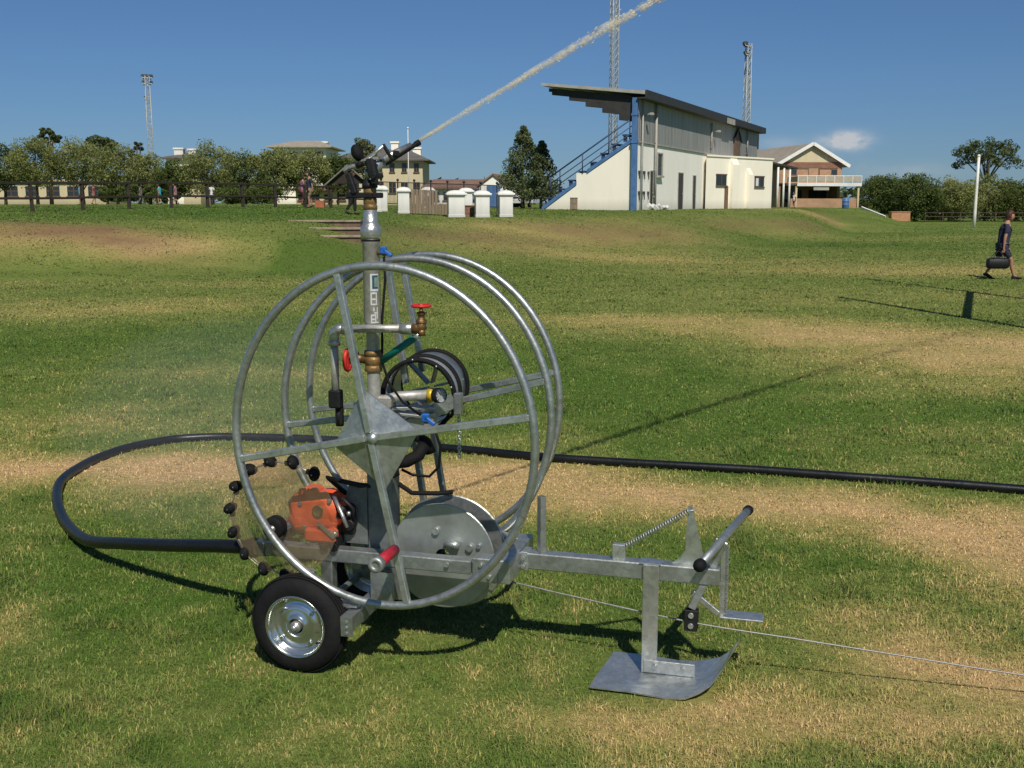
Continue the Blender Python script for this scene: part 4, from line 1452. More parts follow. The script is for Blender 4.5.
def jet(t):
    return tipw + vel * t + Vector((0, 0, -4.9 * t * t)) * .8


c = MB()
jp = []; jr = []
for i in range(90):
    t = i / 89 * .34
    s = (jet(t) - tipw).length
    r = (.009 + .0115 * min(s, 7) * (.55 + .9 * random.random())) * min(1, max(.15, (6.4 - s) / 2.6))
    off = Vector((random.gauss(0, 1), random.gauss(0, 1), random.gauss(0, 1))) * .0016 * s
    jp.append(jet(t) + off); jr.append(r)
c.tube(jp, jr, 16)
jw = c.build("water_jet", water_mat("jet_water", (.82, .77, .62), -.05, .50, 11.0))
tag(jw, "jet of brownish water shooting up to the right from the sprinkler gun against the sky", "water jet")
c = MB()
for i in range(11000):
    t = random.random() ** 1.5 * 1.05
    p = jet(t); s = (p - tipw).length
    sp_ = .0115 * s + .003 + (.006 * max(0, s - 5))
    cl_ = .6 + .4 * math.sin(s * 5.1) * math.sin(s * 2.3 + 1)
    o = Vector((random.gauss(0, 1), random.gauss(0, 1), random.gauss(0, 1) - .15)) * sp_ * cl_
    r = random.uniform(.0015, .0075) * (1 + .07 * s) * min(1, .35 + s * .3)
    p = p + o
    dd = vel.normalized() * r * random.uniform(1, 2.4)
    a = Vector((random.gauss(0, 1), random.gauss(0, 1), random.gauss(0, 1))).normalized() * r
    b = a.cross(dd).normalized() * r
    c.add([p - dd, p + a, p + b, p - a, p - b, p + dd], [(0, 1, 2), (0, 2, 3), (0, 3, 4), (0, 4, 1), (5, 2, 1), (5, 3, 2), (5, 4, 3), (5, 1, 4)])
for i in range(500):    # drops drifting off the stream further out
    t = random.uniform(.5, 1.5)
    p = jet(t) + Vector((random.gauss(0, .7), random.gauss(0, .7), random.gauss(-.4, .9))) * t
    r = random.uniform(.004, .011)
    c.add([p + Vector(q) * r for q in ((0, 0, -1.3), (1, 0, 0), (0, 1, 0), (-1, 0, 0), (0, -1, 0), (0, 0, 1.3))], [(0, 2, 1), (0, 3, 2), (0, 4, 3), (0, 1, 4), (5, 1, 2), (5, 2, 3), (5, 3, 4), (5, 4, 1)])
dr_ = c.build("water_drops", water_mat("drop_water", (.86, .80, .64), .2, .6, 20.0), jw)
dr_['kind'] = 'stuff'

# faint spray drifting off the water wheel
def mist_mat():
    m = bpy.data.materials.new("spray_mist"); m.use_nodes = True
    nt = m.node_tree; nt.nodes.remove(nt.nodes["Principled BSDF"])
    v = nt.nodes.new("ShaderNodeVolumeScatter"); v.inputs['Color'].default_value = (.95, .96, .97, 1); v.inputs['Density'].default_value = .05; v.inputs['Anisotropy'].default_value = .1
    lk(nt, v.outputs[0], nt.nodes['Material Output'].inputs['Volume'])
    return m


c = MB(); c.sphere((-1.55, 6.2, .62), 1.0, 24, 16, (.95, 1.3, .60))
tag(c.build("spray_mist", mist_mat()), "faint pale mist of spray hanging over the grass left of the hoops", "mist")

# ================================================================== people
def skin_mesh(joints, edges, root=0, sub=2):
    """joints: name -> (pos, radius); one continuous skinned surface -> (verts, faces)"""
    names = list(joints)
    me = bpy.data.meshes.new("tmp")
    me.from_pydata([joints[n][0] for n in names], [(names.index(a), names.index(b)) for a, b in edges], [])
    o = bpy.data.objects.new("tmp", me); col.objects.link(o)
    o.modifiers.new("skin", 'SKIN')
    if not me.skin_vertices: pass
    sv = me.skin_vertices[0].data
    for i, n in enumerate(names):
        r = joints[n][1]
        sv[i].radius = (r, r) if not isinstance(r, tuple) else r
        sv[i].use_root = (i == root)
    ss = o.modifiers.new("sub", 'SUBSURF'); ss.levels = sub; ss.render_levels = sub
    dg = bpy.context.evaluated_depsgraph_get()
    ev = o.evaluated_get(dg); m2 = ev.to_mesh()
    V = [v.co.copy() for v in m2.vertices]; Fc = [tuple(p.vertices) for p in m2.polygons]
    ev.to_mesh_clear()
    bpy.data.objects.remove(o); bpy.data.meshes.remove(me)
    return V, Fc


def person(loc, rz, label, shirt, shorts, skin='skin', hair='hair_dark', stride=0.0, armf=0.1, lean=0.0, hgt=1.72, long_trousers=False, detail=False, hold=None, group=None, bend=0.0, shoes='blackcloth'):
    """figure facing local +x; stride = half step length in metres"""
    k = hgt / 1.75
    root = empty("person", loc, rz, label, "person", group)
    J = {}
    sw = .19 * k; hw = .085 * k
    hipz = .93 * k - abs(stride) * .13
    lx = lean
    J['pelvis'] = (Vector((0, 0, hipz)), (.105 * k, .135 * k))
    J['waist'] = (Vector((.01 + lx * .3, 0, hipz + .16 * k)), (.085 * k, .125 * k))
    J['chest'] = (Vector((.015 + lx * .75, 0, hipz + .36 * k)), (.10 * k, .155 * k))
    J['neck0'] = (Vector((.0 + lx, 0, hipz + .50 * k)), (.065 * k, .075 * k))
    J['neck1'] = (Vector((.03 + lx * 1.2, 0, hipz + .59 * k)), .05 * k)
    J['neck2'] = (Vector((.05 + lx * 1.3, 0, hipz + .645 * k)), .05 * k)
    E = [('pelvis', 'waist'), ('waist', 'chest'), ('chest', 'neck0'), ('neck0', 'neck1'), ('neck1', 'neck2')]
    for s, sd in (('l', 1), ('r', -1)):
        st = stride * sd
        J['hip' + s] = (Vector((.0, hw * sd * 1.05, hipz - .07 * k)), .088 * k)
        kn = Vector((st * .55 + (.05 if st >= 0 else .10) * k, hw * sd, .50 * k - abs(st) * .04))
        an = Vector((st - (.0 if st >= 0 else .03), hw * sd * .85, (.085 if st >= 0 else .15) * k))
        J['knee' + s] = (kn, .056 * k)
        J['calf' + s] = (kn.lerp(an, .32) + Vector((-.02, 0, 0)), .054 * k)
        J['ank' + s] = (an, .036 * k)
        J['toe' + s] = (an + Vector((.15, sd * .01, -.045 if st >= 0 else -.11)) * k, .030 * k)
        E += [('pelvis', 'hip' + s), ('hip' + s, 'knee' + s), ('knee' + s, 'calf' + s), ('calf' + s, 'ank' + s), ('ank' + s, 'toe' + s)]
        aw = -armf * sd
        sh = Vector((lx, sw * sd, hipz + .465 * k))
        el = sh + Vector((aw * .5 - .02, .045 * sd, -.29 * k))
        wr = el + Vector((aw * .6 + .05 + bend * .2, -.01 * sd, -.25 * k * (1 - bend)))
        J['sho' + s] = (sh, .056 * k); J['elb' + s] = (el, .041 * k); J['wri' + s] = (wr, .028 * k)
        J['palm' + s] = (wr + (wr - el).normalized() * .08 * k, (.018 * k, .036 * k))
        E += [('neck0', 'sho' + s), ('sho' + s, 'elb' + s), ('elb' + s, 'wri' + s), ('wri' + s, 'palm' + s)]
    V, Fc = skin_mesh(J, E, 0, 2 if detail else 1)
    b = MB(); b.add(V, Fc, True)
    hc = J['neck2'][0] + Vector((.03, 0, .085)) * k
    if detail:
        seg, rg = 20, 16
    else:
        seg, rg = 10, 8
    vs = []; fs = []
    for i in range(rg + 1):
        t = PI * i / rg
        for j in range(seg):
            a = 2 * PI * j / seg
            x = math.sin(t) * math.cos(a); y = math.sin(t) * math.sin(a); z = math.cos(t)
            wj = 1 - .22 * max(0, -z) ** 1.5
            px = x * .098 * wj + (.012 if x > 0 and z < 0 else 0) * -z
            if abs(y) < .2 and x > .6 and -.4 < z < .15: px += .022 * (1 - abs(y) * 4) * (1 - abs(z + .15) * 2)
            vs.append(hc + Vector((px, y * .076 * wj, z * .118)) * k)
    for i in range(rg):
        for j in range(seg):
            l = (j + 1) % seg
            fs.append((i * seg + j, (i + 1) * seg + j, (i + 1) * seg + l, i * seg + l))
    b.add(vs, fs, True)
    for sd in (1, -1): b.sphere(hc + Vector((-.005, .077 * sd, -.01)) * k, .026 * k, 8, 6, (.6, .35, 1.1))
    if detail:   # fingers, bent round what they hold
        for s, sd in (('l', 1), ('r', -1)):
            pal = J['palm' + s][0]; d = (pal - J['wri' + s][0]).normalized()
            for q in range(4):
                f0 = pal + Vector((-.027 + .018 * q, -.004 * sd, 0)) * k
                L = (.034, .040, .043, .036)[3 - q] * k
                b.tube([f0 - d * .01, f0 + d * L, f0 + d * L * 1.5 + Vector((.0, -.022 * sd, 0)) * k, f0 + d * L * 1.2 + Vector((0, -.04 * sd, 0)) * k], [.0095 * k, .009 * k, .0085 * k, .007 * k], 8)
            b.tube([pal - d * .045 + Vector((.02, -.01 * sd, 0)) * k, pal - d * .012 + Vector((.045, -.022 * sd, 0)) * k, pal + d * .016 + Vector((.042, -.036 * sd, 0)) * k], [.012 * k, .010 * k, .008 * k], 8)
    body = b.build("body", M[skin], root)
    # hair
    hm = MB()
    vs = []; fs = []
    for i in range(8):
        t = PI * .62 * i / 7
        for j in range(16):
            a = 2 * PI * j / 16
            x = math.sin(t) * math.cos(a); y = math.sin(t) * math.sin(a); z = math.cos(t)
            low = (x > .35 and z < .35)
            g = 1.24 + .10 * math.sin(j * 2.4 + i * 1.7) + .05 * math.sin(j * 5.1 + i * 3.3)
            p = Vector((x * .098 * g - .008, y * .076 * g * 1.03, z * .118 * g + .004))
            if low: p = Vector((x * .07, y * .06, .05))
            vs.append(hc + p * k)
    for i in range(7):
        for j in range(16):
            l = (j + 1) % 16
            fs.append((i * 16 + j, (i + 1) * 16 + j, (i + 1) * 16 + l, i * 16 + l))
    hm.add(vs, fs, True)
    hm.build("hair", M[hair], root)
    if detail:
        e = MB()
        for sd in (1, -1): e.sphere(hc + Vector((.088, .030 * sd, .008)) * k, .011 * k, 8, 6)
        e.build("eyes", M['blackpaint'], root)
        e = MB(); e.box(hc + Vector((.092, 0, -.062)) * k, (.012 * k, .045 * k, .009 * k), bev=.003); e.build("mouth", M['cl_maroon'], root)
    # shirt
    g = 1.24
    S = {n: (J[n][0].copy(), tuple(q * g for q in J[n][1]) if isinstance(J[n][1], tuple) else J[n][1] * g) for n in ('pelvis', 'waist', 'chest', 'neck0')}
    S['hem'] = (J['pelvis'][0] + Vector((0, 0, -.05 * k)), (.14 * k, .175 * k))
    SE = [('pelvis', 'hem'), ('pelvis', 'waist'), ('waist', 'chest'), ('chest', 'neck0')]
    for s in 'lr':
        S['sho' + s] = (J['sho' + s][0], .07 * k)
        S['slv' + s] = (J['sho' + s][0].lerp(J['elb' + s][0], .72), .064 * k)
        SE += [('neck0', 'sho' + s), ('sho' + s, 'slv' + s)]
    V, Fc = skin_mesh(S, SE, 0, 2 if detail else 1)
    b = MB(); b.add(V, Fc, True); b.build("shirt", M[shirt], root)
    S = {'pelvis': (J['pelvis'][0], (.125 * k, .152 * k))}
    SE = []
    for s in 'lr':
        S['hip' + s] = (J['hip' + s][0], .108 * k)
        S['leg' + s] = (J['hip' + s][0].lerp(J['knee' + s][0], .86), .085 * k)
        SE += [('pelvis', 'hip' + s), ('hip' + s, 'leg' + s)]
        if long_trousers:
            S['leg' + s] = (J['knee' + s][0], .075 * k)
            S['cuff' + s] = (J['ank' + s][0] + Vector((0, 0, .03)), .06 * k); SE += [('leg' + s, 'cuff' + s)]
    V, Fc = skin_mesh(S, SE, 0, 2 if detail else 1)
    b = MB(); b.add(V, Fc, True); b.build("trousers" if long_trousers else "shorts", M[shorts], root)
    for s, sd in (('l', 1), ('r', -1)):
        an = J['ank' + s][0]; to = J['toe' + s][0]
        b = MB(); d = to - an
        b.tube([an + Vector((-.05, 0, -.045)) * k, an + Vector((.0, 0, -.03)) * k, an.lerp(to, .6) + Vector((0, 0, -.012)) * k, to + d.normalized() * .05 * k + Vector((0, 0, -.008)) * k], [.038 * k, .046 * k, .042 * k, .026 * k], 10)
        b.build("shoe", M[shoes], root)
    return root, J


P = at(1000, 278, 27.2)
px_, py_ = P.x, P.y
pz = H(px_, py_)
rootp, J = person((px_, py_, pz), R(-6), "red-haired person in dark navy shirt and shorts walking right across the field", 'navy', 'navy2', 'skin', 'hair', stride=-.30, armf=-.10, lean=.05, hgt=1.66, detail=True)
# the bag, held in the near (right) hand and hanging behind the leg
hand = J['palmr'][0]
hb_ = Vector((-.30, -.27, 0))
bag = empty("holdall_bag", Vector((px_, py_, pz)) + (Matrix.Rotation(R(-6), 3, 'Z') @ Vector((hand.x - .12, hand.y - .02, hand.z))), R(-6), "black holdall bag hanging from the hand of the walking person at right", "bag")
c = MB()
vs = []; fs = []
prof = [(-.26, .6), (-.25, .85), (-.20, 1.0), (0, 1.05), (.20, 1.0), (.25, .85), (.26, .6)]
for x, s in prof:
    for q in range(14):
        a = 2 * PI * q / 14
        ca, sa = math.cos(a), math.sin(a)
        vs.append((x, math.copysign(abs(ca) ** .6, ca) * .105 * s, -.30 + math.copysign(abs(sa) ** .6, sa) * .128 * s))
for i in range(6):
    for q in range(14):
        fs.append((i * 14 + q, i * 14 + (q + 1) % 14, (i + 1) * 14 + (q + 1) % 14, (i + 1) * 14 + q))
fs += [tuple(range(14))[::-1], tuple(range(84, 98))]
c.add(vs, fs, True)
c.build("bag_body", M['bag'], bag)
c = MB()
for y in (-.05, .05):
    c.tube([(-.13, y * 1.7, -.22), (-.12, y * 1.5, -.13), (-.05, y * .6, -.03), (.0, y * .25, .0), (.05, y * .6, -.03), (.12, y * 1.5, -.13), (.13, y * 1.7, -.22)], .010, 8)
c.build("strap", M['blackcloth'], bag)
c = MB(); c.box((0, 0, -.148), (.40, .014, .008)); c.box((-.07, -.05, -.145), (.05, .02, .012), bev=.003); c.build("zip", M['cl_grey'], bag)


def stand_at(px, Y):
    p = at(px, HOR, Y); return Vector((p.x, Y, H(p.x, Y)))


crowd = [
    (81, 92, 'cl_lblue', 'navy2', 0, "person in a light blue shirt behind the fence, beside the second fence post", .05),
    (94, 94, 'cl_maroon', 'cl_khaki', 0, "person in maroon shirt behind the fence just right of the second post", .12),
    (141, 95, 'cl_grey', 'cl_grey', 1, "person in grey clothes walking behind the fence left of the turquoise shirt", .18),
    (160, 93, 'cl_turq', 'navy2', 0, "person in bright turquoise shirt behind the left fence", .1),
    (176, 90, 'cl_pink', 'cl_khaki', 0, "person in mauve shirt behind the left fence", .15),
    (212, 92, 'cl_white', 'navy2', 1, "person in white shirt behind the fence in front of the cream wall", .08),
    (303, 66, 'cl_pink', 'cl_maroon', 1, "person in faded mauve top standing just left of the navy shirt", .05),
]
for i, (px, Y, sh, so, lt, lbl, st) in enumerate(crowd):
    p = stand_at(px, Y)
    person(p, R([180, 10, 0, 170, 185, 90, 30][i]), lbl, sh, so, 'skin_dark' if i in (2, 5) else 'skin', 'hair_dark', stride=st, armf=st * .7, hgt=1.72, long_trousers=bool(lt), group="people beyond the left fence")
p = stand_at(310.5, 51)
person(p, R(200), "person in navy shirt and khaki shorts standing at the fence near the steps", 'navy', 'cl_khaki', 'skin', 'hair_dark', stride=.08, armf=.08, hgt=1.62)
p = stand_at(351, 44)
person(p, R(10), "person in black clothes standing on the terrace above the steps, behind the sprinkler gun", 'blackcloth', 'blackcloth', 'skin_dark', 'hair_dark', stride=.16, armf=.06, hgt=1.68, long_trousers=True)

# red plastic crate by the fence
p = stand_at(320, 52)
c = MB()
c.box((0, 0, .32), (.42, .34, .04), bev=.01)
for s in (-1, 1):
    c.box((s * .2, 0, .16), (.03, .34, .28), bev=.008); c.box((0, s * .16, .16), (.42, .03, .28), bev=.008)
    for k in range(5): c.box((-.14 + k * .07, s * .178, .16), (.02, .008, .24))
tag(c.build("crate", M['terracotta'], None, p), "red brown crate standing on the grass beside the person in navy", "crate")

# ================================================================== fence on the terrace
fx = [(31.5, 40.5), (83, 42.3), (129, 44.1), (171, 45.9), (208, 47.7), (243, 49.5), (275, 51.2), (305, 53.0), (331, 54.8)]
fpts = [stand_at(px, Y) for px, Y in fx]
d_ = fpts[0] - fpts[1]
for k in range(3): 
    q = fpts[0] + d_; q.z = H(q.x, q.y); fpts.insert(0, q); d_ = fpts[0] - fpts[1]
d_ = fpts[-1] - fpts[-2]
for k in range(2):
    q = fpts[-1] + d_; q.z = H(q.x, q.y); fpts.append(q)
fence = empty("wooden_fence", fpts[0], 0, "dark post-and-rail wooden fence along the terrace at left", "fence")
o0 = fpts[0]
for q in fpts:
    c = MB()
    j = random.uniform(-.02, .02)
    c.box(q - o0 + Vector((j, 0, .52)), (.135, .135, 1.16), Euler((random.uniform(-.02, .02), random.uniform(-.03, .03), .4)).to_matrix(), bev=.015)
    c.build("post", M['wood_dark'], fence)
for zz in (1.02, .48):
    for a, b in zip(fpts[:-1], fpts[1:]):
        c = MB()
        c.bar(a - o0 + Vector((0, -.1, zz + random.uniform(-.02, .02))), b - o0 + Vector((0, -.1, zz + random.uniform(-.02, .02))), .045, .085, bev=.008)
        c.build("rail", M['wood_dark'], fence)

# ================================================================== steps in the bank
sx0 = at(297, 221, 36.6)
steps = empty("brick_steps", (0, 0, 0), 0, "three wide brown brick steps cut into the grass bank behind the mast", "steps")
for k in range(3):
    Y = (36.6, 34.9, 33.6)[k]
    xl = at((291, 311, 323)[k], 222, Y).x; xr = at(362, 222, Y).x
    z = H((xl + xr) / 2, Y - .3) + .10
    c = MB(); c.box(((xl + xr) / 2, Y + .2, z - .25), (xr - xl, 1.15, .5), bev=.02)
    st = c.build("step", M['brickstep'], steps)
    c = MB(); c.box(((xl + xr) / 2, Y - .355, z - .022), (xr - xl + .02, .14, .07), bev=.01)
    c.build("nosing", M['stepedge'], st)

# ================================================================== white gate pillars, railings and gate
def pillar(px, Y, hgt, wd, label, group="white gate pillars"):
    p = stand_at(px, Y)
    t = empty("gate_pillar", p, R(8), label, "pillar", group)
    c = MB(); c.box((0, 0, hgt * .40), (wd, wd, hgt * .80), bev=.015); c.build("shaft", M['pillar'], t)
    c = MB(); c.box((0, 0, .06), (wd * 1.06, wd * 1.06, .14), bev=.02); c.build("base", M['pillar'], t)
    c = MB()
    c.box((0, 0, hgt * .80 + .03), (wd * 1.10, wd * 1.10, .07), bev=.015)
    c.box((0, 0, hgt * .80 + .10), (wd * 1.30, wd * 1.30, .10), bev=.02)
    vs = []; fs = []
    for i, (s, z) in enumerate(((1.22, .15), (1.05, .21), (.72, .255), (.30, .275), (.0, .28))):
        for q in range(12):
            a = 2 * PI * q / 12 + PI / 4
            ca, sa = math.cos(a), math.sin(a)
            m_ = max(abs(ca), abs(sa)) ** .6
            vs.append((wd * .5 * s * ca / m_ * 1.0, wd * .5 * s * sa / m_, hgt * .80 + z))
    for i in range(4):
        for q in range(12): fs.append((i * 12 + q, i * 12 + (q + 1) % 12, (i + 1) * 12 + (q + 1) % 12, (i + 1) * 12 + q))
    c.add(vs, fs, True)
    c.build("cap", M['pillar'], t)
    return p


PH = 1.16
a1 = pillar(375.5, 50.5, PH, .55, "white pillar with domed cap just right of the mast, its left side against the brass swivel")
a2 = pillar(383, 52.5, PH, .40, "narrow white pillar standing second from the mast")
a3 = pillar(403.5, 51, PH, .52, "white pillar with a broad domed cap at the left end of the brown picket gate")
a4 = pillar(428, 58, PH + .04, .55, "white pillar seen behind the brown picket gate, only its cap showing above")
a5 = pillar(456, 50, PH, .72, "widest white pillar, at the right end of the low brick wall beside the gate")
a6 = pillar(466, 56, PH + .06, .60, "white pillar half hidden behind the widest white pillar")
a7 = pillar(482, 50, PH, .62, "white pillar standing second from the right in the row")
a8 = pillar(505.5, 50.5, PH, .60, "rightmost white pillar of the row, nearest the conifers")

g = empty("picket_gate", a3, 0, "brown weathered picket gate standing between the white pillars", "gate")
def gp_(px, Y): return stand_at(px, Y) - a3
A = gp_(410.5, 51); B = gp_(449, 51.5)
n = 13
for k in range(n):
    t = k / (n - 1)
    q = A.lerp(B, t)
    top = 1.10 if t < .72 else .50
    c = MB(); c.box(q + Vector((0, 0, top / 2 + .03)), (.125, .03, top), bev=.008); c.build("picket", M['wood_grey'], g)
for zz in (.25, .42):
    c = MB(); c.bar(A + Vector((0, .05, zz)), B + Vector((0, .05, zz)), .05, .09); c.build("rail", M['wood_grey'], g)
lw = empty("low_brick_wall", gp_(436, 51) + a3, 0, "low red-brown brick wall between the widest white pillar and the next pillar", "wall")
o_ = gp_(436, 51) + a3
for i, (x0, x1, Y) in enumerate(((462, 478, 51.0),)):
    p0 = stand_at(x0, Y) - o_; p1 = stand_at(x1, Y) - o_
    c = MB(); c.box((p0 + p1) / 2 + Vector((0, 0, .2)), ((p1 - p0).length, .22, .50), bev=.01); c.build("wall", M['brick_red'], lw)
    c = MB(); c.box((p0 + p1) / 2 + Vector((0, 0, .475)), ((p1 - p0).length + .02, .28, .06), bev=.01); c.build("coping", M['brick_red'], lw)
ir = empty("iron_railing", stand_at(380, 57), 0, "thin black iron railing with finials running behind the white pillars", "railing")
o_ = stand_at(380, 57)
P0 = stand_at(365, 57) - o_; P1 = stand_at(497, 57) - o_
for k in range(9):
    q = P0.lerp(P1, k / 8)
    c = MB(); c.box(q + Vector((0, 0, .72)), (.055, .055, 1.46)); c.sphere(q + Vector((0, 0, 1.50)), .07, 8, 6); c.build("post", M['iron'], ir)
for zz in (1.38, .30):
    c = MB(); c.bar(P0 + Vector((0, 0, zz)), P1 + Vector((0, 0, zz)), .035, .045); c.build("rail", M['iron'], ir)
c = MB()
for k in range(100):
    q = P0.lerp(P1, (k + .5) / 100)
    c.box(q + Vector((0, 0, .84)), (.016, .016, 1.06))
c.build("bars", M['iron'], ir)

# ================================================================== kiosk with a blue door
p = stand_at(495.5, 78)
kk = empty("kiosk", p, R(-8), "small white gabled hut with brown roof edge and bright blue door behind the pillars", "hut")
c = MB(); c.prism([(-.95, -1, 0), (.95, -1, 0), (.95, -1, 1.55), (0, -1, 2.25), (-.95, -1, 1.55)], (0, 2.4, 0)); c.build("wall", M['white_wall'], kk)
c = MB()
for s in (-1, 1): c.bar((0, .2, 2.32), (s * 1.2, .2, 1.45), 2.7, .09, (0, 0, 1))
c.build("roof", M['rooftile_red'], kk)
c = MB(); c.box((.02, -1.03, .78), (.95, .06, 1.5), bev=.01); dr = c.build("door", M['bluepaint'], kk)
c = MB(); c.sphere((.40, -1.08, .8), .035, 8, 6); c.build("handle", M['alu'], dr)

# ================================================================== cars
def car(px, Y, rz, paint, label):
    p = stand_at(px, Y)
    t = empty("parked_car", p, rz, label, "car", "cars parked beyond the pillars")
    prof = [(-2.05, .35), (-2.1, .62), (-2.02, .86), (-1.1, .95), (-.55, 1.38), (.55, 1.42), (1.45, 1.0), (2.0, .92), (2.05, .6), (2.0, .35)]
    c = MB(); vs = []; n = len(prof)
    for y, s in ((-.82, .0), (-.86, 1), (.86, 1), (.82, 0)):
        for x, z in prof:
            inset = .14 * max(0, (z - .9) / .5)
            vs.append((x * (.985 if not s else 1), y * (1 - inset), z))
    fs = []
    for i in range(3):
        for k in range(n): fs.append((i * n + k, i * n + (k + 1) % n, (i + 1) * n + (k + 1) % n, (i + 1) * n + k))
    fs += [tuple(range(n)), tuple(range(3 * n, 4 * n))[::-1]]
    c.add(vs, fs, False); c.build("body", M[paint], t)
    for s in (-1, 1):
        c = MB(); c.prism([(-1.0, s * .775, .98), (-.52, s * .735, 1.32), (.5, s * .735, 1.35), (1.2, s * .78, .99)], (0, s * .03, 0)); c.build("window", M['glass'], t)
        for x in (-1.3, 1.3):
            c = MB(); c.lathe((x, s * .70, .32), (0, s, 0), [(.0001, 0), (.32, 0), (.32, .19), (.2, .2), (.0001, .17)], 20); w_ = c.build("wheel", M['rubber'], t)
            c = MB(); c.lathe((x, s * .885, .32), (0, s, 0), [(.19, 0), (.17, .015), (.0001, .02)], 16); c.build("rim", M['chrome'], w_)
        c = MB(); c.box((2.0, s * .62, .74), (.12, .30, .13), bev=.03); c.build("headlight", M['white_paint'], t)
        c = MB(); c.box((-2.06, s * .64, .78), (.08, .26, .14), bev=.02); c.build("tail_light", M['redplastic'], t)
    c = MB(); c.prism([(.62, -.66, 1.385), (.62, .66, 1.385), (1.40, .74, 1.02), (1.40, -.74, 1.02)], (.02, 0, .025)); c.build("windscreen", M['glass'], t)
    return t


car(516, 90, R(75), 'car_white', "white car parked between the blue door hut and the conifers")
car(530, 93, R(168), 'car_silver', "silver blue car parked behind the conifer trunks")
car(474, 86, R(100), 'car_blue', "dark blue car seen in the gap between the white pillars")

# ================================================================== grandstand
def zpx(py, px, Y): return at(px, py, Y).z


Yc = 66.0
pc = at(636, 209, Yc)
base_z = H(pc.x, Yc) - .02
pe = at(761, 209, 101)
ang = math.atan2(pe.y - pc.y, pe.x - pc.x)
stand = empty("grandstand", (pc.x, Yc, base_z), ang, "white and grey sports grandstand with cantilever roof, blue column and stepped blue seating", "grandstand")
LEN = math.hypot(pe.y - pc.y, pe.x - pc.x) - 3.0
W_ = 5.9          # depth of the seating, toward the left
HW = 5.35 - 1.43 + .02  # white wall height
HT = 6.45
# lower wall of the long side
def boxp(c, x0, x1, y0, y1, z0, z1, bev=0): c.box(((x0 + x1) / 2, (y0 + y1) / 2, (z0 + z1) / 2), (x1 - x0, y1 - y0, z1 - z0), bev=bev)
c = MB(); boxp(c, .02, LEN, .0, .25, -.4, HW); c.build("long_wall", M['white_wall'], stand)
c = MB(); boxp(c, .05, LEN, -.05, .2, HW + .003, HT); c.build("cladding", M['cladding'], stand)
c = MB(); boxp(c, .06, LEN + .2, -.09, -.052, HW + .02, HW + .10); c.build("flashing", M['roof_light'], stand)
# end wall under the stairs (white, two planes with a set-back)
c = MB()
c.prism([(0, .26, -.4), (0, .26, 3.95), (0, 3.05, 2.22), (0, 3.78, 2.22), (0, 3.78, 1.50), (0, W_, .02), (0, W_, -.4)], (.25, 0, 0))
c.build("end_wall", M['cream_wall'], stand)
c = MB()
c.prism([(-.06, .24, 4.02), (-.06, .24, 4.26), (-.06, 3.10, 2.42), (-.06, 3.10, 2.20)], (.30, 0, 0))
c.prism([(-.06, 3.76, 1.53), (-.06, 3.76, 1.76), (-.06, W_ + .1, .22), (-.06, W_ + .1, -.02)], (.30, 0, 0))
c.build("stringer", M['bluepaint'], stand)
# concrete deck and seat rows
c = MB()
c.prism([(.26, .26, 3.8), (.26, 3.05, 2.1), (.26, 3.78, 1.5), (.26, W_, .0), (.26, W_, -.4), (.26, .26, -.4)], (LEN - .6, 0, 0))
c.build("terrace_deck", M['soffit'], stand)
for k in range(8):
    y = .55 + k * .68; z = 4.05 - k * .52 + .30
    c = MB(); boxp(c, -.04, LEN - .4, y, y + .36, z, z + .09); s_ = c.build("bench", M['bluerail'], stand)
    c = MB()
    for xx in (.02, 6, 12, 18, 24, 30): c.box((xx + .05, y + .2, z - .17), (.07, .22, .34))
    c.build("bracket", M['bluerail'], s_)
# hand rail up the end
c = MB()
A = Vector((-.02, .30, 5.35)); B = Vector((-.02, 5.45, 2.02))
c.tube([A, B], .045, 8)
for zz in (-.42, -.82): c.tube([A + Vector((0, 0, zz)), B + Vector((0, 0, zz))], .028, 6)
c.build("handrail", M['bluerail'], stand)
for t in (.03, .28, .60, .88, .995):
    q = A.lerp(B, t)
    c = MB(); c.cyl(q + Vector((0, 0, -1.15)), q, .038, 8); c.build("rail_post", M['bluerail'], stand)
# blue columns
for k, x in enumerate((-.12, 12.6, 25.2)):
    c = MB(); c.box((x, .12 if k == 0 else .50, 3.25), (.26, .32, 6.5), bev=.02)
    if k == 0:
        c.box((x, .12, 4.0), (.32, .38, .18)); c.box((x, .12, 5.55), (.32, .38, .14))
    c.build("column", M['bluepaint'], stand)
# roof
c = MB()
c.prism([(-.35, -.55, 6.66), (-.35, 5.95, 7.40), (-.35, 5.95, 7.56), (-.35, -.55, 6.86)], (LEN + .9, 0, 0))
roof = c.build("roof", M['roof_light'], stand)
c = MB(); boxp(c, -.40, LEN + .6, -.66, -.56, 6.42, 6.90); boxp(c, -.40, LEN + .6, -.56, -.053, 6.42, 6.50); c.build("fascia", M['roof_dark'], stand)
c = MB(); boxp(c, 20.5, 23.0, -.72, -.662, 6.35, 6.75); c.build("gutter_box", M['roof_light'], roof)
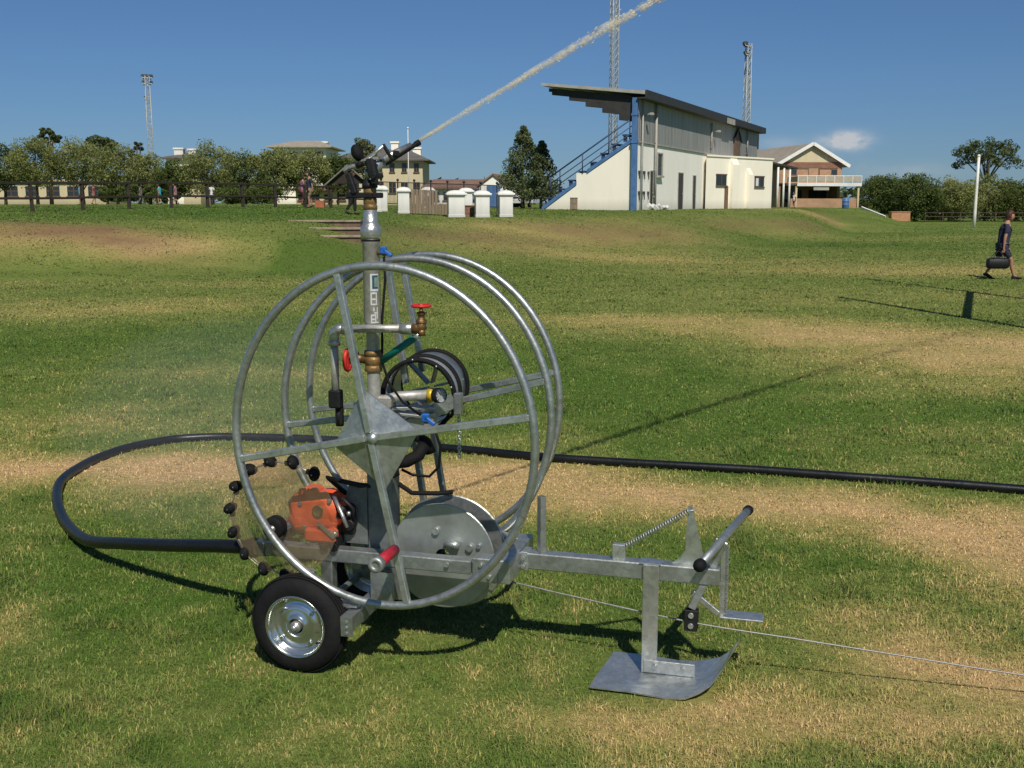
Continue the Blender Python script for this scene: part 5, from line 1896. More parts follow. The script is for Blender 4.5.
# stepped cantilever rafters
xs_ = [.02 + 6.2 * i for i in range(7)]
for x in xs_:
    c = MB()
    pr = []
    yb = [.25, 1.15, 2.2, 3.25, 4.3, 5.4]
    dp = [1.45, 1.12, .86, .60, .38, .20]
    top = lambda y: 6.52 + (y + .55) * .84 / 6.8 - .012
    pts_ = [(x, .25, top(.25)), (x, 5.6, top(5.6))]
    low = []
    for i in range(5, -1, -1):
        y1 = yb[i + 1] if i < 5 else 5.6
        low += [(x, y1, top(y1) - dp[i]), (x, yb[i], top(yb[i]) - dp[i])]
    c.prism(pts_ + low, (.16, 0, 0)); c.build("rafter", M['soffit'], stand)
for i in range(6):
    y = [.35, 1.2, 2.25, 3.3, 4.35, 5.45][i]
    d = [1.40, 1.05, .80, .55, .34, .18][i]
    c = MB(); boxp(c, .2, LEN, y, y + .10, top(y) - d, top(y) - .05); c.build("purlin", M['soffit'], stand)
# pipes and fittings on the long wall
for x, z0, z1, r in ((.55, 0, 6.4, .055), (3.4, .0, 6.6, .08), (17.8, HW + .3, 6.2, .07), (30.5, HW + .3, 6.5, .07)):
    c = MB(); c.cyl((x, -.16, z0), (x, -.16, z1), r, 8)
    for q in range(4): c.box((x, -.12, z0 + (z1 - z0) * (q + .5) / 4), (r * 3, .10, .05))
    c.build("downpipe", M['roof_light'], stand)
for x, z in ((.35, 1.05), (.95, 1.05), (1.4, 1.05), (2.25, 1.05), (.35, 2.25), (.95, 2.25), (1.4, 2.25), (2.25, 2.25)):
    c = MB(); c.box((x, -.05, z), (.14, .12, .18), bev=.02); c.cyl((x + .05, -.07, z), (x + .05, -.07, z - .4), .025, 6); c.build("meter_box", M['door'], stand)
for x, wdt, ht in ((2.75, .55, 2.35), (9.3, 1.2, 2.4), (13.2, .75, 2.3)):
    c = MB(); boxp(c, x, x + wdt, -.03, .10, 0, ht); d_ = c.build("door", M['door'], stand)
    c = MB(); boxp(c, x - .08, x - .002, -.05, .10, 0, ht + .07); boxp(c, x + wdt + .002, x + wdt + .08, -.05, .10, 0, ht + .07); boxp(c, x - .002, x + wdt + .002, -.05, .10, ht + .002, ht + .07); c.build("frame", M['roof_light'], d_)
    c = MB(); c.sphere((x + wdt * .85, -.06, 1.05), .045, 8, 6); c.build("handle", M['alu'], d_)
c = MB(); boxp(c, 4.1, 5.1, -.06, .10, 2.15, 3.45); wn = c.build("window", M['glass'], stand)
c = MB(); boxp(c, 4.0, 5.2, -.22, -.062, 2.02, 2.14); boxp(c, 4.0, 4.09, -.12, .1, 2.15, 3.45); boxp(c, 5.11, 5.2, -.12, .1, 2.15, 3.45); boxp(c, 4.0, 5.2, -.12, .1, 3.46, 3.55); c.build("frame", M['roof_light'], wn)
c = MB(); boxp(c, 4.58, 4.62, -.08, -.061, 2.15, 3.45); boxp(c, 4.1, 5.1, -.08, -.061, 2.8, 2.84); c.build("glazing_bar", M['frame'], wn)
# high brown door with a pointed hood in the cladding
c = MB(); c.prism([(25.6, -.06, HW + .05), (28.0, -.06, HW + .05), (28.0, -.06, HW + 1.5), (26.8, -.06, HW + 2.25), (25.6, -.06, HW + 1.5)], (0, -.05, 0)); hd = c.build("loft_door", M['brown_door'], stand)
c = MB(); c.bar((25.4, -.16, HW + 1.42), (26.8, -.16, HW + 2.38), .12, .14); c.bar((28.2, -.16, HW + 1.42), (26.8, -.16, HW + 2.38), .12, .14); c.build("hood", M['roof_dark'], hd)
# lights on the cladding
for x in (1.2, 18.6):
    c = MB(); c.tube([(x, -.06, HW + 1.6), (x, -.4, HW + 1.75)], .03, 6); c.box((x, -.5, HW + 1.7), (.30, .25, .16), bev=.03); c.build("wall_light", M['roof_light'], stand)
# rubbish by the foot of the corner
p = Matrix.Rotation(ang, 3, 'Z') @ Vector((1.8, -.9, 0)) + Vector((pc.x, Yc, 0))
c = MB()
for k in range(7): c.box((random.uniform(-.6, .6), random.uniform(-.3, .3), .12 + random.uniform(0, .08)), (random.uniform(.2, .5), random.uniform(.15, .3), random.uniform(.15, .3)), Euler((random.random(), random.random(), random.random())).to_matrix(), bev=.03)
tag(c.build("white_sacks", M['cl_white'], None, (p.x, p.y, H(p.x, p.y))), "small heap of white sacks on the grass at the grandstand's front corner", "sacks")
p = at(573.5, 208, 66.5)
c = MB(); c.box((0, 0, .34), (.42, .36, .66), bev=.03); c.box((0, 0, .69), (.46, .40, .06), bev=.015); c.box((0, -.19, .42), (.26, .02, .12))
tag(c.build("bin", M['wood_grey'], None, (p.x, 66.2, H(p.x, 66.2))), "small brown bin standing against the cream end wall of the grandstand", "bin")

# low cream annex, set askew against the long wall
pa = at(705, 209, 80.5); pb = at(771, 209, 87.5)
aang = math.atan2(pb.y - pa.y, pb.x - pa.x); AL = math.hypot(pb.y - pa.y, pb.x - pa.x)
ann = empty("annex_building", (pa.x, pa.y, H(pa.x, pa.y) - .05), aang, "low cream flat-roofed annex with two small dark windows joined to the grandstand's far end", "annex")
AH = 3.78
c = MB(); c.prism([(0, 0, -.5), (AL, 0, -.5), (AL, 2.2, -.5), (AL - 1, 9, -.5), (3.5, 2.0, -.5)], (0, 0, AH + .5)); c.build("wall", M['cream_wall'], ann)
c = MB(); c.prism([(-.05, -.08, AH + .003), (AL + .08, -.08, AH + .003), (AL + .08, 2.25, AH + .003), (AL - 1, 9, AH + .003), (3.5, 2.0, AH + .003)], (0, 0, .12)); c.build("parapet", M['cream_wall'], ann)
for x, top_ in ((3.2, AH - .02), (5.6, AH - .7)):
    c = MB(); c.prism([(x, -.003, -.4), (x, -.30, -.4), (x, -.30, top_ - .5), (x, -.003, top_)], (.9 if x < 4 else .5, 0, 0)); c.build("buttress", M['cream_wall'], ann)
for x0, x1, z0, z1 in ((1.35, 2.75, 1.75, 2.5), (6.8, 8.2, 1.7, 2.45)):
    c = MB(); boxp(c, x0, x1, -.035, .05, z0, z1); wn = c.build("window", M['glass'], ann)
    c = MB(); boxp(c, x0 - .06, x1 + .06, -.09, -.037, z0 - .1, z0 - .002); boxp(c, (x0 + x1) / 2 - .03, (x0 + x1) / 2 + .03, -.06, -.037, z0, z1); boxp(c, x0 - .06, x1 + .06, -.06, -.0372, z1 + .002, z1 + .07); c.build("frame", M['frame'], wn)
    if x0 > 5:
        c = MB(); boxp(c, x0 + .15, x0 + .55, -.045, -.0365, z0 + .05, z1 - .1); c.build("curtain", M['cl_white'], wn)
c = MB(); boxp(c, 2.55, 3.05, -.03, .05, 0, 1.7); c.build("door", M['brown_door'], ann)
# far end lean-to with white posts
pl = at(774, 209, 92)
lt = empty("lean_to_porch", (pl.x, pl.y, H(pl.x, pl.y)), R(18), "dark lean-to porch on white posts between the annex and the brick clubhouse", "porch")
c = MB(); c.prism([(-1.2, -1.2, 3.6), (1.35, -1.2, 3.15), (1.35, 3.5, 3.15), (-1.2, 3.5, 3.6)], (0, 0, .14)); c.build("roof", M['roof_dark'], lt)
for x in (-.35, .2, .75):
    c = MB(); c.cyl((x, -1.0, -.1), (x, -1.0, 3.3), .085, 10); c.build("post", M['white_paint'], lt)
c = MB(); boxp(c, -1.0, 1.3, 2.6, 2.8, 0, 3.1); c.build("back_wall", M['brick_red'], lt)
p = Vector((pl.x + 1.4, pl.y - 1.0, 0)); p.z = H(p.x, p.y)
person(p, R(200), "person in white shirt sitting back by the porch posts of the clubhouse", 'cl_white', 'cl_maroon', 'skin', 'hair_dark', stride=.03, armf=.02, hgt=1.3)

# ================================================================== brick clubhouse
YH = 118.0
ph = at(778, 209, YH)
ch_ = empty("clubhouse", (ph.x, YH, H(ph.x + 3, YH) - .05), R(9), "face-brick clubhouse with white-edged gable roof and long balcony over a dark porch", "clubhouse")
SC = 1115 / YH
GW = 7.0
EH = 4.75; AP = 6.55; DP = 15
c = MB(); boxp(c, 0, GW, .0, .3, 2.55, EH - .15); c.prism([(0, .0, EH - .147), (GW, .0, EH - .147), (GW, .0, EH), (0, .0, EH)], (0, .3, 0))
boxp(c, 0, .3, .302, DP, -.5, EH); boxp(c, GW - .3, GW, .302, DP, -.5, EH); boxp(c, .302, GW - .302, DP - .3, DP, -.5, EH); boxp(c, .302, GW - .302, 2.4, 2.7, -.5, 2.5)
c.build("wall", M['brick'], ch_)
c = MB(); c.prism([(.02, .05, EH + .003), (GW - .02, .05, EH + .003), (GW / 2, .05, AP - .06)], (0, .22, 0)); c.build("gable", M['yellow_wall'], ch_)
c = MB(); boxp(c, .05, GW - .05, -.03, -.002, EH - .6, EH - .02); c.build("lintel_band", M['brick_red'], ch_)
c = MB()
for s in (-1, 1):
    e = Vector((GW / 2 + s * (GW / 2 + .62), DP / 2 - .1, EH - .42)); a = Vector((GW / 2, DP / 2 - .1, AP + .10))
    c.bar(a, e, DP + .6, .12, (0, 0, 1))
c.build("roof", M['rooftile'], ch_)
c = MB()
for s in (-1, 1):
    e = Vector((GW / 2 + s * (GW / 2 + .66), -.44, EH - .42)); a = Vector((GW / 2 + s * .01, -.44, AP + .12))
    c.bar(a, e, .06, .34, (0, 0, 1))
    c.bar(e + Vector((0, .05, .02)), e + Vector((0, DP + 1.4, .02)), .14, .20)
c.build("bargeboard", M['white_paint'], ch_)
c = MB()
for s in (-1, 1):
    e = Vector((GW / 2 + s * (GW / 2 + .55), -.2, EH - .46)); a = Vector((GW / 2, -.2, AP - .02))
    c.bar(a, e, .38, .04, (0, 0, 1))
c.build("soffit", M['wood_grey'], ch_)
for x in (1.15, 4.35):
    c = MB(); boxp(c, x, x + 2.1, -.06, -.002, 2.75, EH - .62); f = c.build("window", M['frame'], ch_)
    c = MB(); boxp(c, x + .12, x + 1.98, -.10, -.062, 2.8, EH - .78); c.build("shutter", M['brick'], f)
    q = x + (0 if x < 2 else 1.3)
    c = MB(); boxp(c, q + .1, q + .72, -.12, -.102, 3.45, 3.95); c.build("pane", M['glass'], f)
    c = MB(); boxp(c, q + .04, q + .78, -.13, -.103, 3.96, 4.05); boxp(c, q + .04, q + .78, -.13, -.103, 3.36, 3.449); c.build("pane_frame", M['frame'], f)
# balcony
c = MB(); boxp(c, .9, GW + 1.0, -2.6, -.003, 2.36, 2.52); boxp(c, .9, GW + 1.0, -2.66, -2.602, 2.22, 2.56); boxp(c, .9, GW + .0, .003, 2.4, 2.3, 2.5); bal = c.build("balcony", M['pillar'], ch_)
c = MB(); boxp(c, .92, GW + .98, -2.62, -2.58, 2.66, 3.20); boxp(c, GW + .94, GW + .98, -2.57, -.1, 2.66, 3.2); boxp(c, .92, .96, -2.57, -.1, 2.66, 3.2); c.build("panel", M['rail_white'], bal)
c = MB(); c.bar((.9, -2.60, 3.28), (GW + 1.0, -2.60, 3.28), .07, .07); c.bar((GW + .96, -2.56, 3.28), (GW + .96, 0, 3.28), .07, .07)
c.build("handrail", M['white_paint'], bal)
for k in range(8):
    x = .95 + k * (GW + .0) / 7
    c = MB(); boxp(c, x, x + .06, -2.66, -2.625, 2.56, 3.26); c.build("baluster", M['white_paint'], bal)
# porch underneath
c = MB(); boxp(c, .3, GW + .6, -2.45, -2.2, -.4, .95); c.build("porch_wall", M['brick'], ch_)
for x in (.9, GW + .75):
    c = MB(); boxp(c, x - .1, x + .1, -2.5, -2.3, -.4, 2.2); c.build("porch_post", M['yellow_wall'], ch_)
c = MB(); boxp(c, 1.6, 3.6, 2.34, 2.39, .6, 1.9); boxp(c, 4.4, 6.4, 2.34, 2.39, .6, 1.9); c.build("porch_window", M['glass'], ch_)
c = MB(); c.box((3.6, -2.52, 1.98), (1.7, .06, .36), bev=.01); c.build("sign_board", M['roof_light'], ch_)
# blue barrel
p = at(845.5, 206, 108); p.z = H(p.x, 108)
c = MB(); c.lathe((0, 0, 0), (0, 0, 1), [(.0001, 0), (.30, 0), (.33, .05), (.33, .34), (.345, .36), (.33, .38), (.33, .68), (.345, .70), (.33, .72), (.33, 1.0), (.30, 1.04), (.0001, 1.03)], 18)
tag(c.build("barrel", M['bluepaint'], None, p), "blue plastic barrel standing before the clubhouse porch", "barrel")
# pale sloping side wall of the ramp down the bank
c = MB()
A = at(861, 210, 104); B = at(885, 221, 99)
A.z = H(A.x, A.y) + .25; B.z = H(B.x, B.y) + .12
c.prism([A, B, B + Vector((0, 0, -.6)), A + Vector((0, 0, -.6))], (.25, .6, .05))
tag(c.build("ramp_wall", M['pillar']), "pale concrete ramp edge sloping down the bank right of the clubhouse", "ramp wall")
# brick box
p = at(899, 222, 104)
c = MB(); c.box((0, 0, .40), (1.75, .9, .85), bev=.02); c.box((0, 0, .85), (1.83, .98, .07), bev=.01)
tag(c.build("brick_planter", M['box_brick'], None, (p.x, p.y, H(p.x, p.y))), "low orange brick box standing on the field before the trees", "brick box")
# low rail fence in front of the right-hand trees
t = empty("field_fence", (at(925, 222, 108).x, 108, 0), 0, "low thin grey rail fence under the trees at right", "fence")
x0 = 0; x1 = at(1100, 222, 108).x - at(925, 222, 108).x
for k in range(11):
    c = MB(); c.box((x1 * k / 10, 0, .5), (.07, .07, 1.0)); c.build("post", M['bark'], t)
for zz in (.55, .92):
    c = MB(); c.bar((0, 0, zz), (x1, 0, zz), .05, .05); c.build("rail", M['bark'], t)
# white pole
A = at(974, 226, 86); 
c = MB()
zt = at(979, 156, 86)
c.tube([(0, 0, -.1), (0, 0, 1.2), ((zt.x - A.x) * .5, 0, zt.z * .6), (zt.x - A.x, 0, zt.z)], [.13, .12, .11, .10], 12)
c.sphere((zt.x - A.x, 0, zt.z), .13, 10, 6)
tag(c.build("white_pole", M['pole'], None, (A.x, 86, 0)), "tall plain white pole standing on the field before the trees at right", "pole")

# rugby goal beyond the right edge of the frame (its H-shaped shadow lies on the grass)
sdx, sdy = -tox / l_ / math.tan(R(SUN_EL)), -toy / l_ / math.tan(R(SUN_EL))
g1 = at(966, 318, 10); 
def gr(px, py):
    d = at(px, py, 100) - Vector((0, 0, CH)); s = CH / -d.z; return Vector((d.x * s, d.y * s, 0))
q1 = gr(966, 318); q2 = gr(970, 292)
hb2 = 3.0
f1 = Vector((q1.x - sdx * hb2, q1.y - sdy * hb2, 0)); f2 = Vector((q2.x - sdx * hb2, q2.y - sdy * hb2, 0))
goal = empty("rugby_goal", f1, 0, "white H-shaped rugby goal standing just beyond the right edge", "goal")
for f in (f1, f2):
    c = MB(); c.tube([f - f1, f - f1 + Vector((0, 0, 7.6))], [.085, .075], 12); c.build("post", M['pole'], goal)
c = MB(); c.bar(Vector((0, 0, hb2)), f2 - f1 + Vector((0, 0, hb2)), .07, .16); c.build("crossbar", M['pole'], goal)


# ================================================================== lattice light towers
def lattice(px, Y, ztop, w0, w1, label, lights, name="light_tower", zb=None):
    p = at(px, HOR, Y)
    z0 = H(p.x, Y) if zb is None else zb
    t = empty(name, (p.x, Y, z0), R(20), label, "light tower")
    hgt = ztop - z0
    c = MB(); n = max(8, int(hgt / (w0 * 1.15)))
    cor = lambda s, k: Vector((s[0] * (w0 + (w1 - w0) * k) / 2, s[1] * (w0 + (w1 - w0) * k) / 2, hgt * k))
    S = [(-1, -1), (1, -1), (1, 1), (-1, 1)]
    for s in S: c.tube([cor(s, 0), cor(s, 1)], .055 * w0 / .9, 5)
    for i in range(n):
        k0, k1 = i / n, (i + 1) / n
        for a, b in zip(S, S[1:] + S[:1]):
            c.tube([cor(a, k0), cor(b, k1)], .033 * w0 / .9, 4, cap=False)
            c.tube([cor(b, k0), cor(a, k1)], .033 * w0 / .9, 4, cap=False)
            c.tube([cor(a, k1), cor(b, k1)], .03 * w0 / .9, 4, cap=False)
    c.build("lattice_mast", M['tower'], t)
    for (zz, wd_, nl, sz) in lights:
        zz = zz - z0
        c = MB(); c.box((0, 0, zz - .12), (wd_, .12, .10)); c.box((0, 0, zz - .12), (.12, wd_ * .7, .10)); pf = c.build("crossarm", M['tower'], t)
        for i in range(nl):
            x = (i / max(1, nl - 1) - .5) * wd_
            c = MB(); c.box((x, -.1, zz + .18), (sz, sz * .7, sz * .8), Euler((R(-25), 0, R(20))).to_matrix(), bev=.05); c.box((x, 0, zz), (.06, .06, .3)); fl = c.build("floodlight", M['door'], t)
            c = MB(); c.box((x - .02, -.1 - sz * .37, zz + .08), (sz * .8, .02, sz * .55), Euler((R(-25), 0, R(20))).to_matrix()); c.build("lens", M['dial'], fl)
    return t


lattice(153.5, 122, at(153, 76, 122).z, .60, .46, "pale lattice floodlight tower with two tiers of lamps rising above the left trees", [(at(153, 78, 122).z, .8, 3, .42), (at(153, 84, 122).z, .7, 2, .40), (at(153, 99, 122).z, .6, 1, .25)])
lattice(612, 100, 27.5, .58, .56, "tallest grey lattice mast rising behind the grandstand and out of the top of the picture", [(at(609, 107, 100).z, 1.0, 2, .32), (26.8, 1.4, 3, .6)])
lattice(743.5, 118, at(743, 44, 118).z, .66, .46, "slim grey lattice floodlight mast behind the grandstand's far end", [(at(742, 46, 118).z, .9, 1, .55), (at(742, 55, 118).z, .7, 1, .5), (at(744, 70, 118).z, .5, 1, .25)])
p = at(409, 205, 128); 
c = MB(); c.tube([(0, 0, 0), (0, 0, at(409, 128, 128).z - H(p.x, 128))], [.07, .04], 8); c.sphere((0, 0, at(409, 128, 128).z - H(p.x, 128)), .12, 8, 6); c.box((0, 0, .1), (.5, .5, .3), bev=.03)
tag(c.build("flagpole", M['pole'], None, (p.x, 128, H(p.x, 128))), "bare thin white flagpole in front of the cream house", "flagpole")


# ================================================================== houses beyond the left trees
def hip_house(name, px0, px1, py_top, py_eave, Y, depth, label, wallm, roofm, rows, ncol, ridge=.4, chim=(), overhang=.7, flat=False, parapet=False):
    a = at(px0, HOR, Y); b = at(px1, HOR, Y)
    z0 = H((a.x + b.x) / 2, Y)
    t = empty(name, (a.x, Y, z0), 0, label, "building")
    Wd = b.x - a.x
    ze = at(px0, py_eave, Y).z - z0; zr = at(px0, py_top, Y).z - z0
    c = MB(); boxp(c, 0, Wd, 0, depth, -.6, ze); c.build("wall", M[wallm], t)
    if not flat:
        o = overhang; r0 = Wd * (1 - ridge) / 2; r1 = Wd - r0
        c = MB()
        vs = [(-o, -o, ze - .1), (Wd + o, -o, ze - .1), (Wd + o, depth + o, ze - .1), (-o, depth + o, ze - .1), (r0, depth / 2, zr), (r1, depth / 2, zr), (-o, -o, ze + .08), (Wd + o, -o, ze + .08), (Wd + o, depth + o, ze + .08), (-o, depth + o, ze + .08)]
        c.add(vs, [(3, 2, 1, 0), (0, 1, 7, 6), (1, 2, 8, 7), (2, 3, 9, 8), (3, 0, 6, 9), (6, 7, 5, 4), (7, 8, 5), (8, 9, 4, 5), (9, 6, 4)])
        rf = c.build("roof", M[roofm], t)
    else:
        c = MB(); boxp(c, -.2, Wd + .2, -.25, depth + .2, ze + .003, zr)
        rf = c.build("roof", M[roofm], t)
        if parapet:
            c = MB()
            k = 0
            while k * 1.5 < Wd - .6:
                if k % 2 == 0: boxp(c, k * 1.5, k * 1.5 + .8, -.26, .1, zr + .003, zr + .45)
                k += 1
            c.build("crenellation", M['cream_wall'], rf)
    for cx, w_, cz, cm in chim:
        X = at(cx, HOR, Y).x - a.x
        c = MB(); boxp(c, X - w_ / 2, X + w_ / 2, depth * .45, depth * .45 + w_, ze, at(cx, cz, Y).z - z0); boxp(c, X - w_ / 2 - .12, X + w_ / 2 + .12, depth * .45 - .12, depth * .45 + w_ + .12, at(cx, cz, Y).z - z0 + .003, at(cx, cz, Y).z - z0 + .25)
        c.build("chimney", M[cm], rf)
    for (zz0, zz1, ww_) in rows:
        for k in range(ncol):
            x = Wd * (k + .5) / ncol
            c = MB(); boxp(c, x - ww_ / 2, x + ww_ / 2, -.05, .06, zz0, zz1); f = c.build("window", M['glass'], t)
            c = MB(); boxp(c, x - ww_ / 2 - .1, x + ww_ / 2 + .1, -.14, -.052, zz0 - .15, zz0 - .003); boxp(c, x - .04, x + .04, -.09, -.0522, zz0, zz1); boxp(c, x - ww_ / 2, x + ww_ / 2, -.09, -.0524, (zz0 + zz1) / 2 - .04, (zz0 + zz1) / 2 + .04)
            c.build("frame", M['frame'], f)
    return t


hip_house("school_building", -40, 106, 180, 183, 128, 8, "long cream single-storey building with square windows behind the left end of the fence", 'yellow_wall', 'yellow_wall', [(.95, 2.05, 1.5)], 7, flat=True, parapet=True)  # yellow render, with the wall's shade also put into the colour
hip_house("cream_outbuilding", 184, 201, 179, 182, 126, 5, "narrow cream building showing through a gap in the left trees", 'yellow_wall', 'yellow_wall', [], 0, flat=True)
hip_house("cream_cottage", 296, 348, 186, 189.5, 124, 5, "low cream building seen under the trees behind the shelter", 'yellow_wall', 'rooftile_red', [(.5, 1.1, .9)], 4, ridge=.7)
hip_house("villa", 276, 327, 138.5, 147, 165, 12, "big house with brown hipped roof and white chimney rising above the left trees", 'cream_wall', 'rooftile', [(5.8, 7.6, 1.1)], 4, ridge=.5, chim=((317, 1.7, 141, 'pillar'),), overhang=1.0)
hip_house("grey_roof_house", 168, 192, 153, 158, 160, 9, "grey roofed house with two white chimneys just showing above the left trees", 'cream_wall', 'rooftile_grey', [], 0, ridge=.6, chim=((172.5, 1.3, 148, 'pillar'), (186, 1.1, 149, 'pillar')))
hip_house("cream_house", 338, 423, 147, 160, 150, 12, "tall cream two-storey house with grey hipped roof and chimneys behind the sprinkler gun", 'yellow_wall', 'rooftile_grey', [(4.35, 5.5, .65), (1.6, 3.0, .9)], 7, ridge=.55, chim=((391.5, 1.0, 141, 'cream_wall'), (414, 1.1, 147, 'cream_wall')), overhang=.9)
hip_house("long_low_house", 427, 512, 178.5, 188, 140, 9, "long low building with dull red roof behind the white pillars", 'pillar', 'rooftile_red', [(.7, 1.7, 1.2)], 6, ridge=.9)
# open shelter with a grey gabled roof
p = stand_at(349, 74)
sh_ = empty("open_shelter", p, R(6), "small open shelter with grey gabled roof and dark posts beyond the fence's right end", "shelter")
c = MB()
for s in (-1, 1): c.bar((0, 0, 2.62), (s * 1.6, 0, 1.25), 3.0, .07, (0, 0, 1))
c.build("roof", M['roof_grey'], sh_)
c = MB(); c.prism([(-1.3, -1.2, 1.45), (1.3, -1.2, 1.45), (0, -1.2, 2.5)], (0, .05, 0)); c.build("gable", M['wood_dark'], sh_)
for x in (-1.25, 1.25):
    for y in (-1.2, 1.2):
        c = MB(); c.box((x, y, .7), (.12, .12, 1.45)); c.build("post", M['wood_dark'], sh_)


# ================================================================== trees
def tree(px, Y, py_top, half_px, leafm, label, kind='round', name="tree", group=None, py_low=None, nleaf=3800, leaf=.26, gaps=0.0, seed=None, clumps=34):
    rg = np.random.default_rng(seed if seed is not None else int(px * 7 + Y))
    p = at(px, HOR, Y); z0 = H(p.x, Y)
    hgt = at(px, py_top, Y).z - z0
    rad = half_px / 1115 * Y
    low = (at(px, py_low, Y).z - z0) if py_low else hgt * .22
    t = empty(name, (p.x, Y, z0), rg.uniform(0, 6.28), label, "tree", group)
    tk = MB()
    tr = max(.07, hgt * .022)
    mid_ = low + (hgt - low) * .45
    sw = rg.normal(0, .12, 4) * hgt * .12
    tk.tube([(0, 0, -.3), (sw[0] * .3, sw[1] * .3, low * .6), (sw[0], sw[1], mid_ * .8), (sw[2], sw[3], hgt * .78)], [tr * 1.35, tr, tr * .7, tr * .2], 8)
    C = []
    for i in range(clumps):
        if kind == 'cone':
            u = rg.uniform(0, 1) ** 1.25
            rr = rad * 1.22 * (1.02 - u) ** .78 * (.6 + .5 * min(1, u * 6 + .3))
            a = rg.uniform(0, 2 * PI); q = math.sqrt(rg.uniform(.1, 1)) * .85
            C.append((rr * q * math.cos(a), rr * q * math.sin(a), low + (hgt - low) * (.04 + .92 * u), rad * (.32 - .17 * u)))
        elif kind == 'umbrella':
            a = rg.uniform(0, 2 * PI); q = math.sqrt(rg.uniform(0, 1))
            C.append((rad * q * math.cos(a), rad * q * math.sin(a), low + (hgt - low) * (rg.uniform(.30, .86) * (1 - .35 * q * q) + .06), rad * rg.uniform(.12, .22)))
        else:
            v = rg.normal(0, 1, 3); v /= np.linalg.norm(v); q = rg.uniform(.35, 1) ** .6
            zz = v[2] * q
            C.append((rad * .88 * v[0] * q, rad * .88 * v[1] * q, low + (hgt - low) * (.5 + .42 * zz), rad * rg.uniform(.18, .36)))
    for i in range(min(9, len(C))):
        cx, cy, cz, cr = C[i]
        b0 = max(low * .5, cz * .55)
        tk.tube([(sw[0] * .6, sw[1] * .6, b0), (cx * .5, cy * .5, (b0 + cz) / 2 + .1), (cx, cy, cz)], [tr * .55, tr * .38, tr * .14], 6)
    tk.build("trunk", M['bark'], t)
    per = nleaf // len(C)
    allp = []; shade = []
    for cx, cy, cz, cr in C:
        v = rg.normal(0, 1, (per, 3)); v /= np.linalg.norm(v, axis=1)[:, None]
        q = rg.uniform(.25, 1, per) ** .45
        sz = np.array([1.0, 1.0, .78 if kind != 'cone' else 1.1])
        pts = v * q[:, None] * cr * sz + np.array([cx, cy, cz])
        pts[:, 2] = np.maximum(pts[:, 2], low * .55)
        L = leaf * rg.uniform(.6, 1.4, per)
        a = rg.normal(0, 1, (per, 3)); a /= np.linalg.norm(a, axis=1)[:, None]
        b = np.cross(a, v + rg.normal(0, .5, (per, 3))); b /= np.linalg.norm(b, axis=1)[:, None] + 1e-9
        a2 = np.cross(b, a)
        q4 = np.stack([pts - b * L[:, None] * .5, pts + a2 * L[:, None] * .32, pts + b * L[:, None] * .6, pts - a2 * L[:, None] * .32], 1)
        allp.append(q4.reshape(-1, 3))
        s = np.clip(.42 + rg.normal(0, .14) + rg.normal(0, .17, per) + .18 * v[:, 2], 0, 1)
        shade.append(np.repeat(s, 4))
    V = np.concatenate(allp); Sd = np.concatenate(shade)
    n = len(V) // 4
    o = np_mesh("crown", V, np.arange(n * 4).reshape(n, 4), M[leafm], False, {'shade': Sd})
    o.parent = t
    return t


LG = "trees in the row beyond the left fence"
left = [
    (6, 112, 139, 26, 'leaf_green', "dark green tree at the very left edge behind the fence", 186),
    (38, 110, 136, 26, 'leaf_olive', "broad olive tree over the cream building, second from the left edge", 182),
    (84, 112, 137, 28, 'leaf_olive', "olive tree behind the second and third fence posts", 181),
    (118, 108, 142, 22, 'leaf_olive', "yellowish olive tree left of the floodlight tower", 190),
    (150, 112, 150, 22, 'leaf_olive', "lower olive tree at the foot of the floodlight tower", 192),
    (176, 110, 158, 18, 'leaf_green', "low dark green tree just right of the floodlight tower", 196),
    (213, 110, 138, 29, 'leaf_olive', "large olive tree in the middle of the left row, its crown highest in the middle", 193),
    (246, 112, 149, 24, 'leaf_green', "green tree between the large olive tree and the villa roof", 196),
    (276, 108, 144, 25, 'leaf_olive', "olive tree in front of the villa's brown roof", 194),
    (307, 110, 147, 25, 'leaf_olive', "olive tree under the villa's chimney", 188),
    (338, 112, 154, 21, 'leaf_green', "low green tree left of the sprinkler gun, behind the shelter", 188),
]
for px, Y, tp, hp_, lm, lbl, lo in left:
    tree(px, Y, tp, hp_ * 1.18, lm, lbl, 'round', "tree", LG, lo + 8, 11000, .17, clumps=92)
for px, Y, tp, hp_, lbl in ((60, 124, 181, 16, ""), ):
    pass
tree(52, 128, 127, 13, 'leaf_dark', "dark pine top poking above the left trees near the picture's edge", 'umbrella', "tree", LG, 150, 2200, .3, clumps=24)
tree(104, 130, 133, 17, 'leaf_dark', "dark rounded tree top behind the olive trees left of the tower", 'round', "tree", LG, 165, 2600, .3)
tree(140, 128, 139, 9, 'leaf_pale', "small pale feathery tree top just left of the tower", 'round', "tree", LG, 165, 1300, .24, clumps=16)
tree(367, 98, 128, 15, 'leaf_pale', "loose grey-green tree rising right behind the sprinkler gun", 'round', "tree", None, 190, 4200, .17, clumps=44)
for i, (px, Y, tp, hp_, lbl) in enumerate(((128, 100, 181, 16, "low dark green bush behind the third fence post"), (152, 102, 184, 14, "small round bush between the turquoise shirt and the third post"), (231, 100, 182, 20, "low bush under the middle of the left tree row"), (262, 102, 182, 20, "low bush under the trees left of the cream cottage"), (108, 101, 186, 12, "small bush right of the maroon shirt"))):
    tree(px, Y, tp, hp_, 'leaf_green', lbl, 'round', "bush", "bushes under the left trees", 203, 3000, .16, clumps=30)
tree(523, 73.5, 126, 24, 'leaf_conifer', "taller pointed dark green conifer left of the grandstand", 'cone', "conifer_tree", "conifers left of the grandstand", 197, 10000, .13, clumps=110)
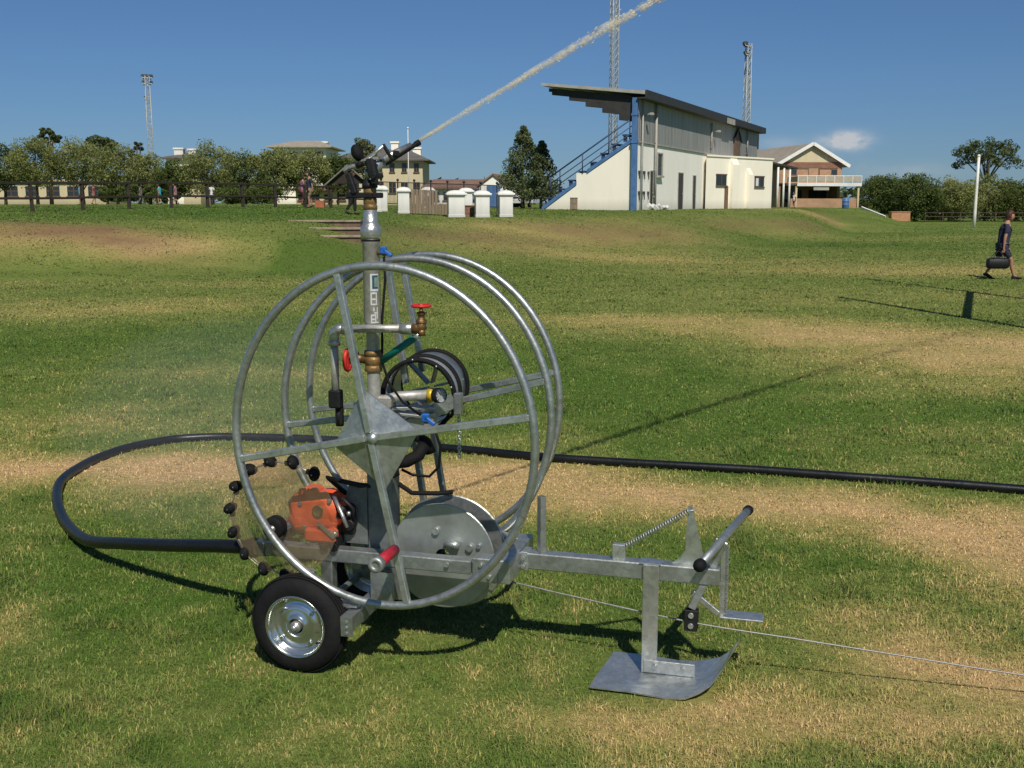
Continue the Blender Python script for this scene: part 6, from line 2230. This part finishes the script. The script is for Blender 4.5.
tree(541, 71.5, 141, 19, 'leaf_conifer', "shorter dark green conifer touching the grandstand's stairs", 'cone', "conifer_tree", "conifers left of the grandstand", 197, 7500, .13, clumps=85)
RG = "trees in the row at the right"
right = [
    (874, 128, 172, 20, 'leaf_green', "dark green tree beside the clubhouse balcony", 214),
    (893, 112, 173, 22, 'leaf_green', "green tree behind the orange brick box", 208),
    (916, 111, 171, 22, 'leaf_green', "broad green tree right of the orange brick box", 210),
    (936, 120, 184, 14, 'leaf_green', "lowest green tree in the dip of the right tree row", 216),
    (955, 112, 175, 22, 'leaf_olive', "olive green tree left of the white pole", 214),
    (985, 114, 170, 26, 'leaf_olive', "olive green tree right behind the white pole", 216),
    (1016, 113, 176, 24, 'leaf_green', "green tree behind the walking person's head at the right edge", 214),
    (1048, 114, 174, 24, 'leaf_green', "green tree at the far right beyond the picture edge", 214),
]
for px, Y, tp, hp_, lm, lbl, lo in right:
    tree(px, Y, tp, hp_ * 1.15, lm, lbl, 'round', "tree", RG, lo + 12, 11000, .17, clumps=110)
tree(984, 130, 136, 31, 'leaf_dark', "tall dark open-crowned tree standing high above the right tree row", 'umbrella', "tree", None, 176, 6500, .20, clumps=70)
# far wood closing the horizon: too many to count
pts = []
V = []; Sd = []
rg = np.random.default_rng(5)
for k in range(420):
    if k < 210: X = rg.uniform(-260, 10)
    else: X = rg.uniform(75, 420)
    Y = rg.uniform(200, 330) if k < 210 else rg.uniform(140, 260)
    zb = H(X, Y); r = rg.uniform(2, 4); n = 70
    v = rg.normal(0, 1, (n, 3)); v /= np.linalg.norm(v, axis=1)[:, None]
    c_ = np.array([X, Y, zb + r * .7]) + v * r * np.array([1.3, 1, .8]) * rg.uniform(.4, 1, n)[:, None]
    a = rg.normal(0, 1, (n, 3)) * .45; b = rg.normal(0, 1, (n, 3)) * .45
    V.append(np.stack([c_ - a, c_ + b, c_ + a, c_ - b], 1).reshape(-1, 3)); Sd.append(np.repeat(np.clip(.4 + rg.normal(0, .2, n), 0, 1), 4))
V = np.concatenate(V); Sd = np.concatenate(Sd); n = len(V) // 4
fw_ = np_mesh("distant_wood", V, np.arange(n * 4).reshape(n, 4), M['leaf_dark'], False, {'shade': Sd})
tag(fw_, "far belt of dark trees along the horizon behind the buildings", "trees", kind='stuff')
